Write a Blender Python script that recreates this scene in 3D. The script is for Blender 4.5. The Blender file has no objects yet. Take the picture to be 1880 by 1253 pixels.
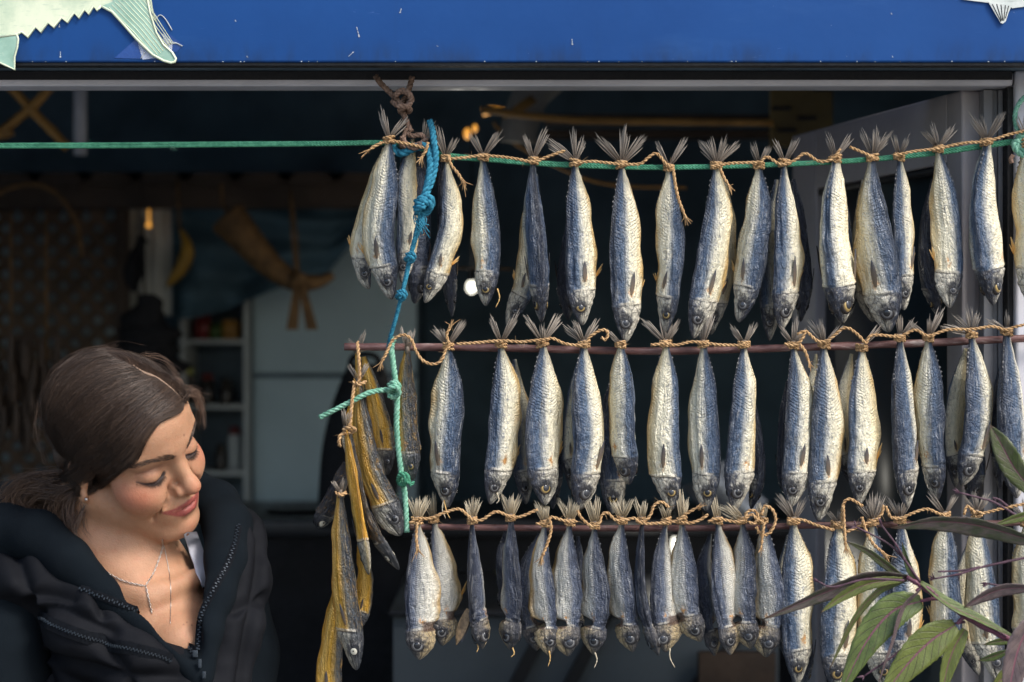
import bpy, math, random
import numpy as np
from mathutils import Vector, Matrix, noise
R = math.radians
rnd = random.Random(7)
scene = bpy.context.scene
col = scene.collection

# ------------------------------------------------------------------ camera, sky, sun, exposure
CAM_D, CAM_F, CAM_Z = 2.52, 3656.0, 1.5
cam_data = bpy.data.cameras.new('camera')
cam = bpy.data.objects.new('camera', cam_data)
col.objects.link(cam)
cam.location = (0, -CAM_D, CAM_Z)
cam.rotation_euler = (R(90), 0, 0)
cam_data.lens = 70.0
cam_data.sensor_width = 36.0
cam_data.clip_start = 0.05
cam_data.clip_end = 500
cam_data.dof.use_dof = True
cam_data.dof.focus_distance = 2.49
cam_data.dof.aperture_fstop = 3.2
scene.camera = cam

SUN_EL, SUN_AZ = 46.0, 48.0          # degrees; azimuth to the right of straight behind the camera
world = bpy.data.worlds.new('World')
scene.world = world
world.use_nodes = True
wn = world.node_tree.nodes
bg = wn['Background']
skyn = wn.new('ShaderNodeTexSky')
skyn.sky_type = 'NISHITA'
skyn.sun_disc = False
skyn.sun_elevation = R(SUN_EL)
skyn.sun_rotation = R(180 - SUN_AZ)
skyn.dust_density = 2.5
skyn.ozone_density = 1.0
world.node_tree.links.new(skyn.outputs[0], bg.inputs[0])
bg.inputs[1].default_value = 0.145
sun_data = bpy.data.lights.new('sun', 'SUN')
sun = bpy.data.objects.new('sun', sun_data)
col.objects.link(sun)
sun_data.energy = 1.75
sun_data.angle = R(18)
sun_data.color = (1.0, 0.97, 0.93)
sdir = Vector((math.sin(R(SUN_AZ)) * math.cos(R(SUN_EL)), -math.cos(R(SUN_AZ)) * math.cos(R(SUN_EL)), math.sin(R(SUN_EL))))
sun.rotation_euler = (-sdir).to_track_quat('-Z', 'Y').to_euler()
sun.location = sdir * 8
scene.view_settings.view_transform = 'Standard'
scene.view_settings.look = 'None'
scene.view_settings.gamma = 1.0
scene.view_settings.use_curve_mapping = False
scene.view_settings.exposure = 0.95
scene.render.engine = 'CYCLES'
scene.cycles.use_denoising = True
scene.cycles.max_bounces = 8
scene.cycles.sample_clamp_indirect = 4.0

# ------------------------------------------------------------------ helpers
def at(px, py, Y=0.0):
    """A point of the photograph (1880 x 1253) at depth Y (0 = the plane the fish hang in)."""
    d = CAM_D + Y
    return Vector(((px - 940.0) * d / CAM_F, Y, CAM_Z - (py - 626.5) * d / CAM_F))
def mm(px, Y=0.0):
    return px * (CAM_D + Y) / CAM_F

class G:
    """Small node-graph writer for one material."""
    def __init__(self, name):
        self.m = bpy.data.materials.new(name)
        self.m.use_nodes = True
        self.t = self.m.node_tree
        self.b = self.t.nodes['Principled BSDF']
        self.out = self.t.nodes['Material Output']
    def n(self, typ, **kw):
        nd = self.t.nodes.new(typ)
        for k, v in kw.items():
            setattr(nd, k, v)
        return nd
    def put(self, sock, v):
        if hasattr(v, 'is_linked') or isinstance(v, bpy.types.NodeSocket):
            self.t.links.new(v, sock)
        elif isinstance(v, (tuple, list)) and sock.type == 'RGBA' and len(v) == 3:
            sock.default_value = (*v, 1)
        else:
            sock.default_value = v
    def math(self, op, a, b=0.0, c=None, clamp=False):
        nd = self.n('ShaderNodeMath', operation=op, use_clamp=clamp)
        self.put(nd.inputs[0], a); self.put(nd.inputs[1], b)
        if c is not None: self.put(nd.inputs[2], c)
        return nd.outputs[0]
    def smooth(self, x, lo, hi, a=0.0, b=1.0):
        nd = self.n('ShaderNodeMapRange', interpolation_type='SMOOTHSTEP')
        self.put(nd.inputs[0], x)
        for i, v in zip((1, 2, 3, 4), (lo, hi, a, b)): self.put(nd.inputs[i], v)
        return nd.outputs[0]
    def mix(self, f, a, b, mode='MIX'):
        nd = self.n('ShaderNodeMix', data_type='RGBA', blend_type=mode)
        self.put(nd.inputs[0], f); self.put(nd.inputs[6], a); self.put(nd.inputs[7], b)
        return nd.outputs[2]
    def noise(self, vec, scale=5.0, detail=3.0, rough=0.55, dist=0.0):
        nd = self.n('ShaderNodeTexNoise')
        if vec is not None: self.put(nd.inputs['Vector'], vec)
        nd.inputs['Scale'].default_value = scale; nd.inputs['Detail'].default_value = detail
        nd.inputs['Roughness'].default_value = rough; nd.inputs['Distortion'].default_value = dist
        return nd.outputs[0]
    def comb(self, x, y, z=0.0):
        nd = self.n('ShaderNodeCombineXYZ')
        for i, v in enumerate((x, y, z)): self.put(nd.inputs[i], v)
        return nd.outputs[0]
    def sep(self, v):
        nd = self.n('ShaderNodeSeparateXYZ'); self.put(nd.inputs[0], v)
        return nd.outputs
    def ramp(self, f, stops, interp='LINEAR'):
        nd = self.n('ShaderNodeValToRGB'); cr = nd.color_ramp; cr.interpolation = interp
        while len(cr.elements) < len(stops): cr.elements.new(0.5)
        for e, (p, c) in zip(cr.elements, stops):
            e.position = p; e.color = (*c, 1) if len(c) == 3 else c
        self.put(nd.inputs[0], f)
        return nd.outputs[0]
    def obj(self):
        return self.n('ShaderNodeTexCoord').outputs['Object']
    def uv(self):
        return self.n('ShaderNodeTexCoord').outputs['UV']
    def rand(self):
        return self.n('ShaderNodeObjectInfo').outputs['Random']
    def oattr(self, name):
        return self.n('ShaderNodeAttribute', attribute_type='OBJECT', attribute_name=name).outputs['Fac']
    def gattr(self, name):
        return self.n('ShaderNodeAttribute', attribute_type='GEOMETRY', attribute_name=name).outputs['Fac']
    def bump(self, h, strength=0.5, dist=0.001, normal=None):
        nd = self.n('ShaderNodeBump'); self.put(nd.inputs['Height'], h)
        nd.inputs['Strength'].default_value = strength; nd.inputs['Distance'].default_value = dist
        if normal is not None: self.put(nd.inputs['Normal'], normal)
        return nd.outputs[0]
    def done(self, color=None, rough=None, normal=None, metal=None, spec=None, **kw):
        if color is not None: self.put(self.b.inputs['Base Color'], color)
        if rough is not None: self.put(self.b.inputs['Roughness'], rough)
        if normal is not None: self.put(self.b.inputs['Normal'], normal)
        if metal is not None: self.put(self.b.inputs['Metallic'], metal)
        if spec is not None: self.put(self.b.inputs['Specular IOR Level'], spec)
        for k, v in kw.items(): self.put(self.b.inputs[k.replace('_', ' ')], v)
        return self.m

def plain(name, c, rough=0.6, var=0.25, scale=12.0, bump=0.15, metal=0.0, spec=0.4, dirt=None):
    """A slightly uneven surface: the base colour, blotches of wear and fine relief."""
    g = G(name); o = g.obj()
    n1 = g.noise(o, scale, 5, 0.6); n2 = g.noise(o, scale * 9, 3, 0.6)
    f = g.smooth(n1, 0.3, 0.7)
    lo = tuple(x * (1 - var) for x in c); hi = tuple(min(1, x * (1 + var)) for x in c)
    cc = g.mix(f, lo, hi)
    if dirt is not None:
        cc = g.mix(g.smooth(g.noise(o, scale * .4, 6, 0.7), 0.52, 0.7, 0, .8), cc, dirt)
    return g.done(cc, g.smooth(n2, 0.2, 0.8, max(.05, rough - .12), min(1, rough + .12)), g.bump(n2, bump, 0.002), metal, spec)

class MB:
    """Collects geometry for ONE mesh object."""
    def __init__(self):
        self.v = []; self.f = []; self.uv = None
    def add(self, vs, fs):
        b = len(self.v)
        self.v += [tuple(p) for p in vs]
        self.f += [tuple(i + b for i in q) for q in fs]
        return self
    def box(self, lo, hi, M=None, bev=0.0):
        (x0, y0, z0), (x1, y1, z1) = lo, hi
        if bev <= 0:
            vs = [Vector(p) for p in ((x0,y0,z0),(x1,y0,z0),(x1,y1,z0),(x0,y1,z0),(x0,y0,z1),(x1,y0,z1),(x1,y1,z1),(x0,y1,z1))]
            fs = [(0,3,2,1),(4,5,6,7),(0,1,5,4),(1,2,6,5),(2,3,7,6),(3,0,4,7)]
        else:
            import bmesh
            bm = bmesh.new(); bmesh.ops.create_cube(bm, size=1)
            for v in bm.verts: v.co = Vector((x0 + (v.co.x + .5) * (x1 - x0), y0 + (v.co.y + .5) * (y1 - y0), z0 + (v.co.z + .5) * (z1 - z0)))
            bmesh.ops.bevel(bm, geom=bm.edges[:], offset=bev, segments=2, affect='EDGES', profile=.7)
            bm.verts.index_update()
            vs = [v.co.copy() for v in bm.verts]; fs = [tuple(v.index for v in f.verts) for f in bm.faces]; bm.free()
        if M is not None: vs = [M @ v for v in vs]
        return self.add(vs, fs)
    def tube(self, path, rad, sides=8, cap=True, flat=1.0):
        path = [Vector(p) for p in path]; n = len(path)
        rads = rad if isinstance(rad, (list, tuple)) else [rad] * n
        fr = frames(path)
        vs = []; fs = []
        for i, p in enumerate(path):
            T, N, B = fr[i]
            for k in range(sides):
                a = 2 * math.pi * k / sides
                vs.append(p + (N * math.cos(a) + B * math.sin(a) * flat) * rads[i])
        for i in range(n - 1):
            for k in range(sides):
                k2 = (k + 1) % sides
                fs.append((i*sides+k, i*sides+k2, (i+1)*sides+k2, (i+1)*sides+k))
        if cap:
            fs.append(tuple(range(sides - 1, -1, -1))); fs.append(tuple((n-1)*sides + k for k in range(sides)))
        return self.add(vs, fs)
    def sheet(self, rows, closed=False):
        """A grid of points given row by row."""
        m = len(rows[0]); fs = []
        for i in range(len(rows) - 1):
            for j in range(m - 1 + (1 if closed else 0)):
                fs.append((i*m+j, i*m+(j+1) % m, (i+1)*m+(j+1) % m, (i+1)*m+j))
        return self.add([p for r in rows for p in r], fs)
    def ball(self, c, r, seg=10, rings=7, sq=(1, 1, 1)):
        c = Vector(c); rows = []
        for i in range(rings + 1):
            t = math.pi * i / rings
            rows.append([c + Vector((r*sq[0]*math.sin(t)*math.cos(2*math.pi*j/seg), r*sq[1]*math.sin(t)*math.sin(2*math.pi*j/seg), r*sq[2]*math.cos(t))) for j in range(seg)])
        return self.sheet(rows, True)
    def lathe(self, c, prof, seg=14, M=None):
        c = Vector(c); rows = []
        for (r, z) in prof:
            rows.append([(c + Vector((r*math.cos(2*math.pi*j/seg), r*math.sin(2*math.pi*j/seg), z))) for j in range(seg)])
        if M is not None: rows = [[M @ p for p in r] for r in rows]
        return self.sheet(rows, True)
    def rope(self, path, rad, strands=3, pitch=None, sides=6, step=None, seed=0):
        """Twisted strands laid round a smooth path."""
        pitch = pitch or rad * 5.0; step = step or rad * 0.7
        P = resample(path, step); fr = frames(P)
        rs = random.Random(seed)
        for s in range(strands):
            pts = []; L = 0
            for i, p in enumerate(P):
                if i: L += (P[i] - P[i-1]).length
                a = 2 * math.pi * (L / pitch + s / strands)
                T, N, B = fr[i]
                pts.append(p + (N * math.cos(a) + B * math.sin(a)) * rad * 0.5)
            self.tube(pts, [rad * .56 * (1 + .1 * rs.uniform(-1, 1)) for _ in pts], sides)
        return self
    def fuzz(self, path, rad, count, length, seed=0, w=0.00022):
        """Loose fibres standing off a rope."""
        P = resample(path, rad); rs = random.Random(seed)
        for _ in range(count):
            p = rs.choice(P); d = Vector((rs.gauss(0, 1), rs.gauss(0, 1), rs.gauss(0, 1))).normalized()
            l = length * rs.uniform(.4, 1.2); e = Vector((rs.gauss(0, 1), rs.gauss(0, 1), rs.gauss(0, 1))) * l * .3
            self.tube([p, p + d * l * .5 + e * .3, p + d * l + e], [w, w * .8, w * .3], 3, False)
        return self
    def build(self, name, mat, parent=None, smooth=True, uv=None, **props):
        me = bpy.data.meshes.new(name)
        me.from_pydata(self.v, [], self.f)
        if mat is not None:
            for m in (mat if isinstance(mat, (list, tuple)) else [mat]): me.materials.append(m)
        if smooth: me.polygons.foreach_set('use_smooth', [True] * len(me.polygons))
        if uv is not None:
            lay = me.uv_layers.new(name='UVMap')
            li = np.empty(len(me.loops), dtype=np.int32); me.loops.foreach_get('vertex_index', li)
            lay.data.foreach_set('uv', np.asarray(uv, dtype=np.float32)[li].ravel())
        me.update()
        ob = bpy.data.objects.new(name, me); col.objects.link(ob)
        if parent is not None:
            ob.parent = parent
            ob.matrix_parent_inverse = Matrix.Translation(-parent.location) if parent.type == 'EMPTY' else Matrix.Identity(4)
        for k, v in props.items(): ob[k] = v
        return ob

def frames(path):
    n = len(path); out = []
    N = None
    for i in range(n):
        a = path[max(i-1, 0)]; b = path[min(i+1, n-1)]
        T = (b - a).normalized() if (b - a).length > 1e-9 else Vector((0, 0, 1))
        if N is None:
            N = T.cross(Vector((0.13, 1, 0.21)))
            if N.length < 1e-3: N = T.cross(Vector((1, 0, 0)))
        N = N - T * N.dot(T)
        N.normalize()
        out.append((T, N.copy(), T.cross(N)))
    return out
def catmull(pts, per=8):
    pts = [Vector(p) for p in pts]
    if len(pts) < 3:
        return [pts[0].lerp(pts[-1], i / per) for i in range(per + 1)]
    P = [pts[0] * 2 - pts[1]] + pts + [pts[-1] * 2 - pts[-2]]
    out = []
    for i in range(1, len(P) - 2):
        p0, p1, p2, p3 = P[i-1:i+3]
        for k in range(per):
            t = k / per
            out.append(.5 * ((2*p1) + (p2-p0)*t + (2*p0-5*p1+4*p2-p3)*t*t + (3*p1-p0-3*p2+p3)*t**3))
    out.append(pts[-1]); return out
def resample(path, step):
    path = [Vector(p) for p in path]; out = [path[0].copy()]; carry = 0.0
    for a, b in zip(path, path[1:]):
        L = (b - a).length
        if L < 1e-9: continue
        s = step - carry
        while s <= L:
            out.append(a.lerp(b, s / L)); s += step
        carry = L - (s - step)
    if len(out) < 2 or (out[-1] - path[-1]).length > step * .3: out.append(path[-1].copy())
    return out
def tag(o, label=None, cat=None, group=None, kind=None):
    if label: o['label'] = label
    if cat: o['category'] = cat
    if group: o['group'] = group
    if kind: o['kind'] = kind
    return o
def thing(name, loc, label, cat, group=None):
    o = bpy.data.objects.new(name, None); o.empty_display_size = .05
    o.location = loc; col.objects.link(o)
    return tag(o, label, cat, group)
def pxpath(pts, Y=0.0, per=8):
    return catmull([at(p[0], p[1], p[2] if len(p) > 2 else Y) for p in pts], per)
def lerp_table(tab, t):
    for (t0, a), (t1, b) in zip(tab, tab[1:]):
        if t <= t1:
            f = (t - t0) / (t1 - t0); f = f * f * (3 - 2 * f) * .5 + f * .5
            return a + (b - a) * f
    return tab[-1][1]

# ------------------------------------------------------------------ materials of the place
fz_lo = at(0, 114.5, -.085).z
def blue_panel_mat():
    g = G('blue_painted_panel'); o = g.obj(); x, y, z = g.sep(o)
    blot = g.noise(o, 3.0, 5, .6)
    streak = g.noise(g.comb(g.math('MULTIPLY', x, 26), y, g.math('MULTIPLY', z, 1.6)), 1.0, 4, .6)
    c = g.mix(g.smooth(blot, .3, .7), (.0040, .044, .175), (.007, .058, .215))
    c = g.mix(g.smooth(streak, .56, .72, 0, .35), c, (.0065, .046, .165))
    scr = g.noise(g.comb(g.math('MULTIPLY', x, 30), y, g.math('MULTIPLY', z, 160)), 1.0, 2, .5, 1.5)
    c = g.mix(g.smooth(scr, .74, .80, 0, .2), c, (.16, .27, .55))
    spk = g.noise(o, 160, 2, .5)
    c = g.mix(g.smooth(spk, .80, .83, 0, .5), c, (.45, .52, .66))
    fine = g.noise(o, 55, 4, .7)
    grime = g.math('MULTIPLY', g.smooth(z, fz_lo + .035, fz_lo), g.smooth(g.noise(g.comb(g.math('MULTIPLY', x, 14), y, g.math('MULTIPLY', z, 5)), 1.0, 5, .7), .42, .68))
    c = g.mix(g.math('MULTIPLY', grime, .55), c, (.012, .022, .045))
    chalk = g.smooth(g.noise(g.comb(g.math('MULTIPLY', x, 2.2), y, g.math('MULTIPLY', z, 9)), 1.0, 6, .7), .55, .75, 0, .35)
    c = g.mix(chalk, c, (.03, .10, .27))
    return g.done(c, g.smooth(fine, .2, .8, .50, .66), g.bump(g.noise(o, 9, 4, .6), .25, .004), 0, .22)
M = {}
M['blue'] = blue_panel_mat()
M['soffit'] = plain('dark_soffit', (.10, .145, .18), .6, .3, 8)
M['alu'] = plain('grey_painted_aluminium', (.56, .56, .60), .45, .12, 7, .08, .0, .5, (.44, .43, .45))
M['alu_dark'] = plain('shaded_grey_profile', (.20, .20, .21), .5, .15, 10, .08)  # darker grey for the grooved channel and hinge
M['gasket'] = plain('black_rubber_gasket', (.012, .012, .013), .6, .2, 20)
M['door_white'] = plain('greyish_door_profile', (.34, .315, .325), .55, .10, 5, .06, 0, .5, (.28, .255, .255))
M['wall_dark'] = plain('dark_painted_wall', (.13, .20, .25), .8, .3, 4)
M['wood_dark'] = plain('dark_brown_wood', (.042, .026, .016), .65, .4, 9)
M['ochre_wood'] = plain('ochre_bamboo', (.38, .20, .05), .5, .3, 14)
M['ochre_panel'] = plain('dull_ochre_panel', (.16, .115, .04), .7, .3, 6)
M['tarp'] = plain('blue_grey_cloth', (.06, .115, .15), .75, .25, 6)
M['fridge'] = plain('pale_grey_door_panel', (.40, .52, .56), .45, .08, 3, .04)
M['white'] = plain('white_shelf_board', (.42, .45, .44), .5, .1, 5)
M['cream_glow'] = plain('cream_curtain', (.42, .42, .38), .8, .15, 8)  # plain cream cloth, does not emit
M['black'] = plain('black_cloth', (.010, .010, .012), .85, .3, 14)
M['wicker'] = plain('brown_wicker', (.13, .07, .025), .75, .4, 40, .4)
M['yellow'] = plain('yellow_painted_wood', (.34, .19, .022), .5, .25, 12)
M['chip'] = plain('bare_chip', (.34, .37, .42), .6, .3, 200)
M['red'] = plain('red_plastic', (.15, .018, .016), .4, .2, 10)
M['green_pack'] = plain('green_packet', (.045, .085, .02), .4, .3, 10)
M['lime'] = plain('yellow_green_lid', (.45, .45, .10), .4, .2, 10)
M['jar'] = plain('dark_jar', (.03, .025, .02), .25, .3, 20)
M['duct'] = plain('grey_duct', (.30, .28, .24), .5, .2, 6)
M['counter'] = plain('dark_counter', (.02, .021, .025), .35, .2, 5)
M['steel'] = plain('dull_steel', (.22, .23, .24), .35, .15, 6, .05, .7)
M['ground'] = plain('grey_paving', (.16, .155, .145), .85, .25, 2, .3)
M['lattice'] = plain('brown_lattice_lath', (.075, .045, .025), .7, .35, 20)
def glow(name, c, s):
    g = G(name); g.done((.8, .8, .8), .5)
    g.put(g.b.inputs['Emission Color'], c); g.b.inputs['Emission Strength'].default_value = s
    return g.m
M['bulb'] = glow('lit_bulb', (1.0, .96, .80), 1.1)
M['lamp_amber'] = glow('lit_amber_lamp', (1.0, .42, .03), .5)  # amber bulb, and the glowing shapes added for reflections by the duct
def glass_mat():
    g = G('dark_window_glass')
    return g.done((.02, .03, .035), g.smooth(g.noise(g.obj(), 5, 4, .6), .3, .7, .28, .36), None, 0, .35)
M['glass'] = glass_mat()
def twine_mat(name, a, b, scale=300):
    g = G(name); o = g.obj()
    n1 = g.noise(o, scale, 4, .7); n2 = g.noise(o, 25, 3, .6)
    c = g.mix(g.smooth(n1, .3, .7), a, b)
    c = g.mix(g.smooth(n2, .5, .75, 0, .5), c, tuple(x * .6 for x in a))
    return g.done(c, .85, g.bump(n1, .5, .0006), 0, .2)
M['twine'] = twine_mat('jute_twine', (.27, .15, .065), (.56, .37, .19))
M['old_rope'] = twine_mat('old_brown_rope', (.11, .066, .045), (.30, .20, .15), 160)
M['green_rope'] = twine_mat('green_rope', (.035, .17, .10), (.10, .33, .20), 220)
M['mint_rope'] = twine_mat('faded_green_rope', (.09, .27, .18), (.26, .48, .36), 220)
M['blue_rope'] = twine_mat('blue_rope', (.010, .09, .15), (.045, .25, .36), 220)
def rod_mat():
    g = G('rusty_brown_rod'); o = g.obj(); x, y, z = g.sep(o)
    n1 = g.noise(g.comb(g.math('MULTIPLY', x, 22), g.math('MULTIPLY', y, 120), g.math('MULTIPLY', z, 120)), 1, 5, .7)
    n2 = g.noise(o, 60, 4, .7)
    c = g.ramp(n1, [(.30, (.045, .022, .022)), (.48, (.12, .055, .05)), (.60, (.19, .11, .10)), (.72, (.42, .35, .32))])
    c = g.mix(g.smooth(n2, .6, .72), c, (.10, .04, .015))
    return g.done(c, .6, g.bump(g.math('ADD', n1, n2), .6, .001), .1, .4)
M['rod'] = rod_mat()

# ------------------------------------------------------------------ the setting
g_ = MB(); g_.box((-60, -60, -.12), (60, .0, 0.0)); g_.build('ground', M['ground'], smooth=False, kind='structure')
s_ = MB(); s_.box((-2.2, .16, -.1), (1.3, 3.4, .02)); s_.build('floor', M['wall_dark'], smooth=False, kind='structure')
s_ = MB(); s_.box((-2.2, 3.4, .0), (1.3, 3.5, 2.45)); s_.build('back_wall', M['wall_dark'], smooth=False, kind='structure')
s_ = MB(); s_.box((-2.3, .0, .0), (-2.2, 3.5, 2.45)); s_.build('wall_left', M['wall_dark'], smooth=False, kind='structure')
s_ = MB(); s_.box((1.3, .16, .0), (1.4, 3.5, 2.45)); s_.build('wall_right', M['wall_dark'], smooth=False, kind='structure')
s_ = MB(); s_.box((-2.3, .16, 2.25), (1.4, 3.5, 2.35)); s_.build('ceiling', M['soffit'], smooth=False, kind='structure')
s_ = MB(); s_.box((-2.3, .10, .0), (1.3, .155, .95)); s_.build('wall_front', M['wall_dark'], smooth=False, kind='structure')

# fascia board over the opening
FY = -.085
fz = at(0, 114.5, FY).z
fas = thing('fascia_sign', (0, FY, fz), 'blue painted fascia board above the hanging fish with dark underside', 'fascia')
b = MB(); b.box((-2.4, FY, fz), (2.6, FY + .03, fz + .55), bev=.003); b.build('panel', M['blue'], fas)
b = MB(); b.box((-2.4, FY + .03, fz + .004), (2.6, .16, fz + .03)); b.build('soffit_board', M['soffit'], fas, smooth=False)
b = MB(); b.box((-2.4, FY + .004, fz - .0035), (2.6, FY + .026, fz - .0003)); b.build('drip_edge', M['gasket'], fas, smooth=False)
# paint chips on the lower edge and scratches that are raised flakes
b = MB(); rs = random.Random(3)
for i in range(30):
    x = at(rs.uniform(0, 1880), 0, FY).x; w = rs.uniform(.0005, .0018)
    b.box((x, FY - .0006, fz + .0002), (x + w, FY - .0001, fz + rs.uniform(.0006, .0016)))
for (px, py, dx, dy) in ((655, 50, 5, 20), (737, 16, -3, 9), (640, 104, 10, -9), (1050, 72, 1, 12), (111, 95, 0, 12), (109, 45, 0, 6), (1636, 24, 1, 3), (1638, 103, 1, 3), (432, 37, 1, 3), (802, 84, 2, 2), (453, 103, 2, 3)):
    p = at(px, py, FY); q = at(px + dx, py + dy, FY)
    for k in range(3):
        a = p.lerp(q, k / 3); c = p.lerp(q, (k + .8) / 3); w = .0005 + .0004 * (k == 2)
        b.add([a + Vector((-w, -.0007, 0)), a + Vector((w, -.0007, 0)), c + Vector((w, -.0007, 0)), c + Vector((-w, -.0007, 0))], [(0, 1, 2, 3)])
b.build('chipped_paint', M['chip'], fas, smooth=False, kind='stuff')

# grey frame of the shop opening
fr = thing('shop_window_frame', at(940, 150, .02), 'grey aluminium frame round the shop opening under the blue fascia', 'window frame')
hb, ht = at(0, 158, .02).z, fz + .004
xr = at(1858, 0, .02).x
b = MB(); b.box((-2.3, .02, hb), (xr + .002, .075, ht), bev=.006); b.build('head_rail', M['alu'], fr)
b = MB(); b.box((-2.3, .0185, ht - .012), (xr, .03, ht - .001)); b.build('head_seal', M['gasket'], fr, smooth=False)
b = MB(); b.box((xr + .004, .018, .3), (xr + .09, .09, ht), bev=.005); b.build('jamb', M['alu'], fr)
b = MB(); b.box((xr - .0035, .028, .3), (xr + .0035, .08, hb - .0005)); b.build('jamb_seal', M['gasket'], fr, smooth=False)
x0 = at(1806, 0, .05).x
b = MB()
for (a, c, y) in ((0, .012, .05), (.0125, .019, .056), (.0195, .0255, .052), (.026, .034, .058)):
    b.box((x0 + a, y, .3), (x0 + c, .095, hb - .001), bev=.001)
b.build('grooved_channel', M['alu_dark'], fr)

# door leaf folded back into the shop
hx, hy = at(1797, 0, .06).x, .075
ex, ey = at(1476, 0, .66).x, .66
dv = Vector((ex - hx, ey - hy, 0)); DL = dv.length; dv.normalize(); dn = Vector((-dv.y, dv.x, 0))
DM = Matrix(((dv.x, dn.x, 0, hx), (dv.y, dn.y, 0, hy), (0, 0, 1, 0), (0, 0, 0, 1)))
zt = at(0, 166, .075).z
door = thing('glazed_door', (hx, hy, .05), 'open glazed door with pale grey profiles folded back behind the fish', 'door')
def dbox(nm, a, c, t0, t1, mat, bev=.004):
    b = MB(); b.box((a[0], t0, a[1]), (c[0], t1, c[1]), DM, bev); return b.build(nm, mat, door)
dbox('stile', (0, .06), (.045, zt), -.02, .02, M['door_white'])
dbox('stile', (DL - .10, .06), (DL, zt), -.02, .02, M['door_white'])
dbox('rail', (.045, zt - .092), (DL - .10, zt), -.02, .02, M['door_white'])
dbox('rail', (.045, .06), (DL - .10, .2), -.02, .02, M['door_white'])
dbox('glass_pane', (.045, .2), (DL - .10, zt - .092), -.004, .004, M['glass'], 0)
dbox('glazing_bead', (.045, zt - .1015), (DL - .10, zt - .0925), -.016, .016, M['gasket'], 0)
dbox('glazing_bead', (.0455, .2), (.053, zt - .102), -.016, .016, M['gasket'], 0)
dbox('hinge', (-.012, zt - .13), (.004, zt - .05), -.026, -.012, M['alu_dark'], .002)

# ------------------------------------------------------------------ flat fish cut-outs stuck on the fascia
def sticker_mat(name, a, b, c3):
    g = G(name); o = g.obj()
    x, y, z = g.sep(o)
    n1 = g.noise(o, 22, 5, .65); n2 = g.noise(g.comb(g.math('MULTIPLY', x, 60), y, g.math('MULTIPLY', z, 240)), 1, 4, .6)
    c = g.mix(g.smooth(n1, .35, .68), a, b)
    c = g.mix(g.smooth(n2, .55, .72, 0, .45), c, c3)
    return g.done(c, .35, None, 0, .4)
M['stk_body'] = sticker_mat('printed_fish_belly', (.64, .68, .50), (.44, .53, .38), (.32, .42, .32))
M['stk_fin'] = sticker_mat('printed_fish_fin', (.30, .46, .37), (.20, .34, .26), (.52, .62, .48))
M['stk_edge'] = plain('printed_fin_border', (.58, .64, .46), .4, .15, 30)
M['stk_grey'] = sticker_mat('printed_grey_fish', (.62, .64, .60), (.45, .49, .46), (.10, .13, .12))
M['tape'] = plain('dark_blue_patch', (.012, .05, .20), .25, .2, 20)
def clear_tape():
    g = G('clear_tape'); g.done((.75, .8, .9), .2)
    g.b.inputs['Alpha'].default_value = .28
    return g.m
M['cleartape'] = clear_tape()
def plate(nm, outline, y, thick, mat, parent):
    """A thin board cut to an outline (photograph pixels)."""
    import bmesh
    pts = [at(p[0], p[1], y) for p in outline]
    bm = bmesh.new(); vs = [bm.verts.new(p) for p in pts]
    f = bm.faces.new(vs); r = bmesh.ops.extrude_face_region(bm, geom=[f])
    for v in r['geom']:
        if isinstance(v, bmesh.types.BMVert): v.co.y -= thick
    bmesh.ops.recalc_face_normals(bm, faces=bm.faces[:])
    bmesh.ops.triangulate(bm, faces=bm.faces[:])
    mb = MB(); bm.verts.index_update()
    mb.add([v.co for v in bm.verts], [tuple(v.index for v in f.verts) for f in bm.faces]); bm.free()
    return mb.build(nm, mat, parent, smooth=False)
tun = thing('fish_cutout', at(100, 60, FY), 'pale green printed fish cut-out with sawtooth belly stuck on the blue fascia', 'sticker')
body = [(-160, 40), (-160, -140), (262, -140), (258, -60), (250, 0), (212, 6), (186, 11)]
saw = [(186, 11), (178, 20), (172, 12), (163, 27), (155, 18), (145, 34), (136, 24), (124, 42), (113, 33), (99, 51), (88, 42), (75, 60), (65, 50), (51, 69), (40, 59), (33, 63)]
plate('body', body + saw[1:] + [(-20, 73), (-100, 66)], FY, .0022, M['stk_body'], tun)
plate('tail_fin', [(186, 12), (205, 22), (227, 46), (248, 70), (262, 84), (280, 101), (300, 112), (314, 116), (321, 114), (323, 108), (316, 96), (300, 82), (287, 60), (276, 25), (268, -20), (262, -80), (214, -60), (207, 4)], FY - .0024, .0016, M['stk_fin'], tun)
plate('pelvic_fin', [(-40, 68), (30, 63), (33, 72), (31, 88), (26, 105), (27, 128), (20, 125), (8, 119), (-6, 112), (-40, 108)], FY - .0024, .0016, M['stk_fin'], tun)
b = MB()
for line in ([(186, 12), (205, 22), (227, 46), (248, 70), (262, 84), (280, 101), (300, 112), (314, 116), (321, 114), (323, 108), (316, 96), (300, 82), (287, 60), (276, 25), (268, -15)], [(30, 63), (33, 72), (31, 88), (26, 105), (27, 128), (8, 119), (-8, 112)], [(-20, 71)] + saw[::-1]):
    b.tube([at(p[0], p[1], FY - .0040) for p in line], .0016, 5, True, .5)
b.build('border', M['stk_edge'], tun)
b = MB(); rs = random.Random(5)
for i in range(13):
    t = i / 12; a = Vector((200 + t * 62, 14 - 60 * t, 0)); c = Vector((283 + 34 * math.sin(t * 2), 104 - 40 * t, 0)) if t < .7 else Vector((316 - 34 * t, 100 - 70 * t, 0))
    b.tube([at(a.x, a.y, FY - .0041), at((a.x + c.x) / 2 + 4, (a.y + c.y) / 2, FY - .0041), at(c.x, c.y, FY - .0041)], .0006, 4, True, .5)
b.build('fin_ray', M['stk_edge'], tun)
plate('tape_patch', [(210, 107), (251, 71), (262, 84), (280, 101), (300, 110), (306, 110)], FY, .0006, M['tape'], tun)
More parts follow.
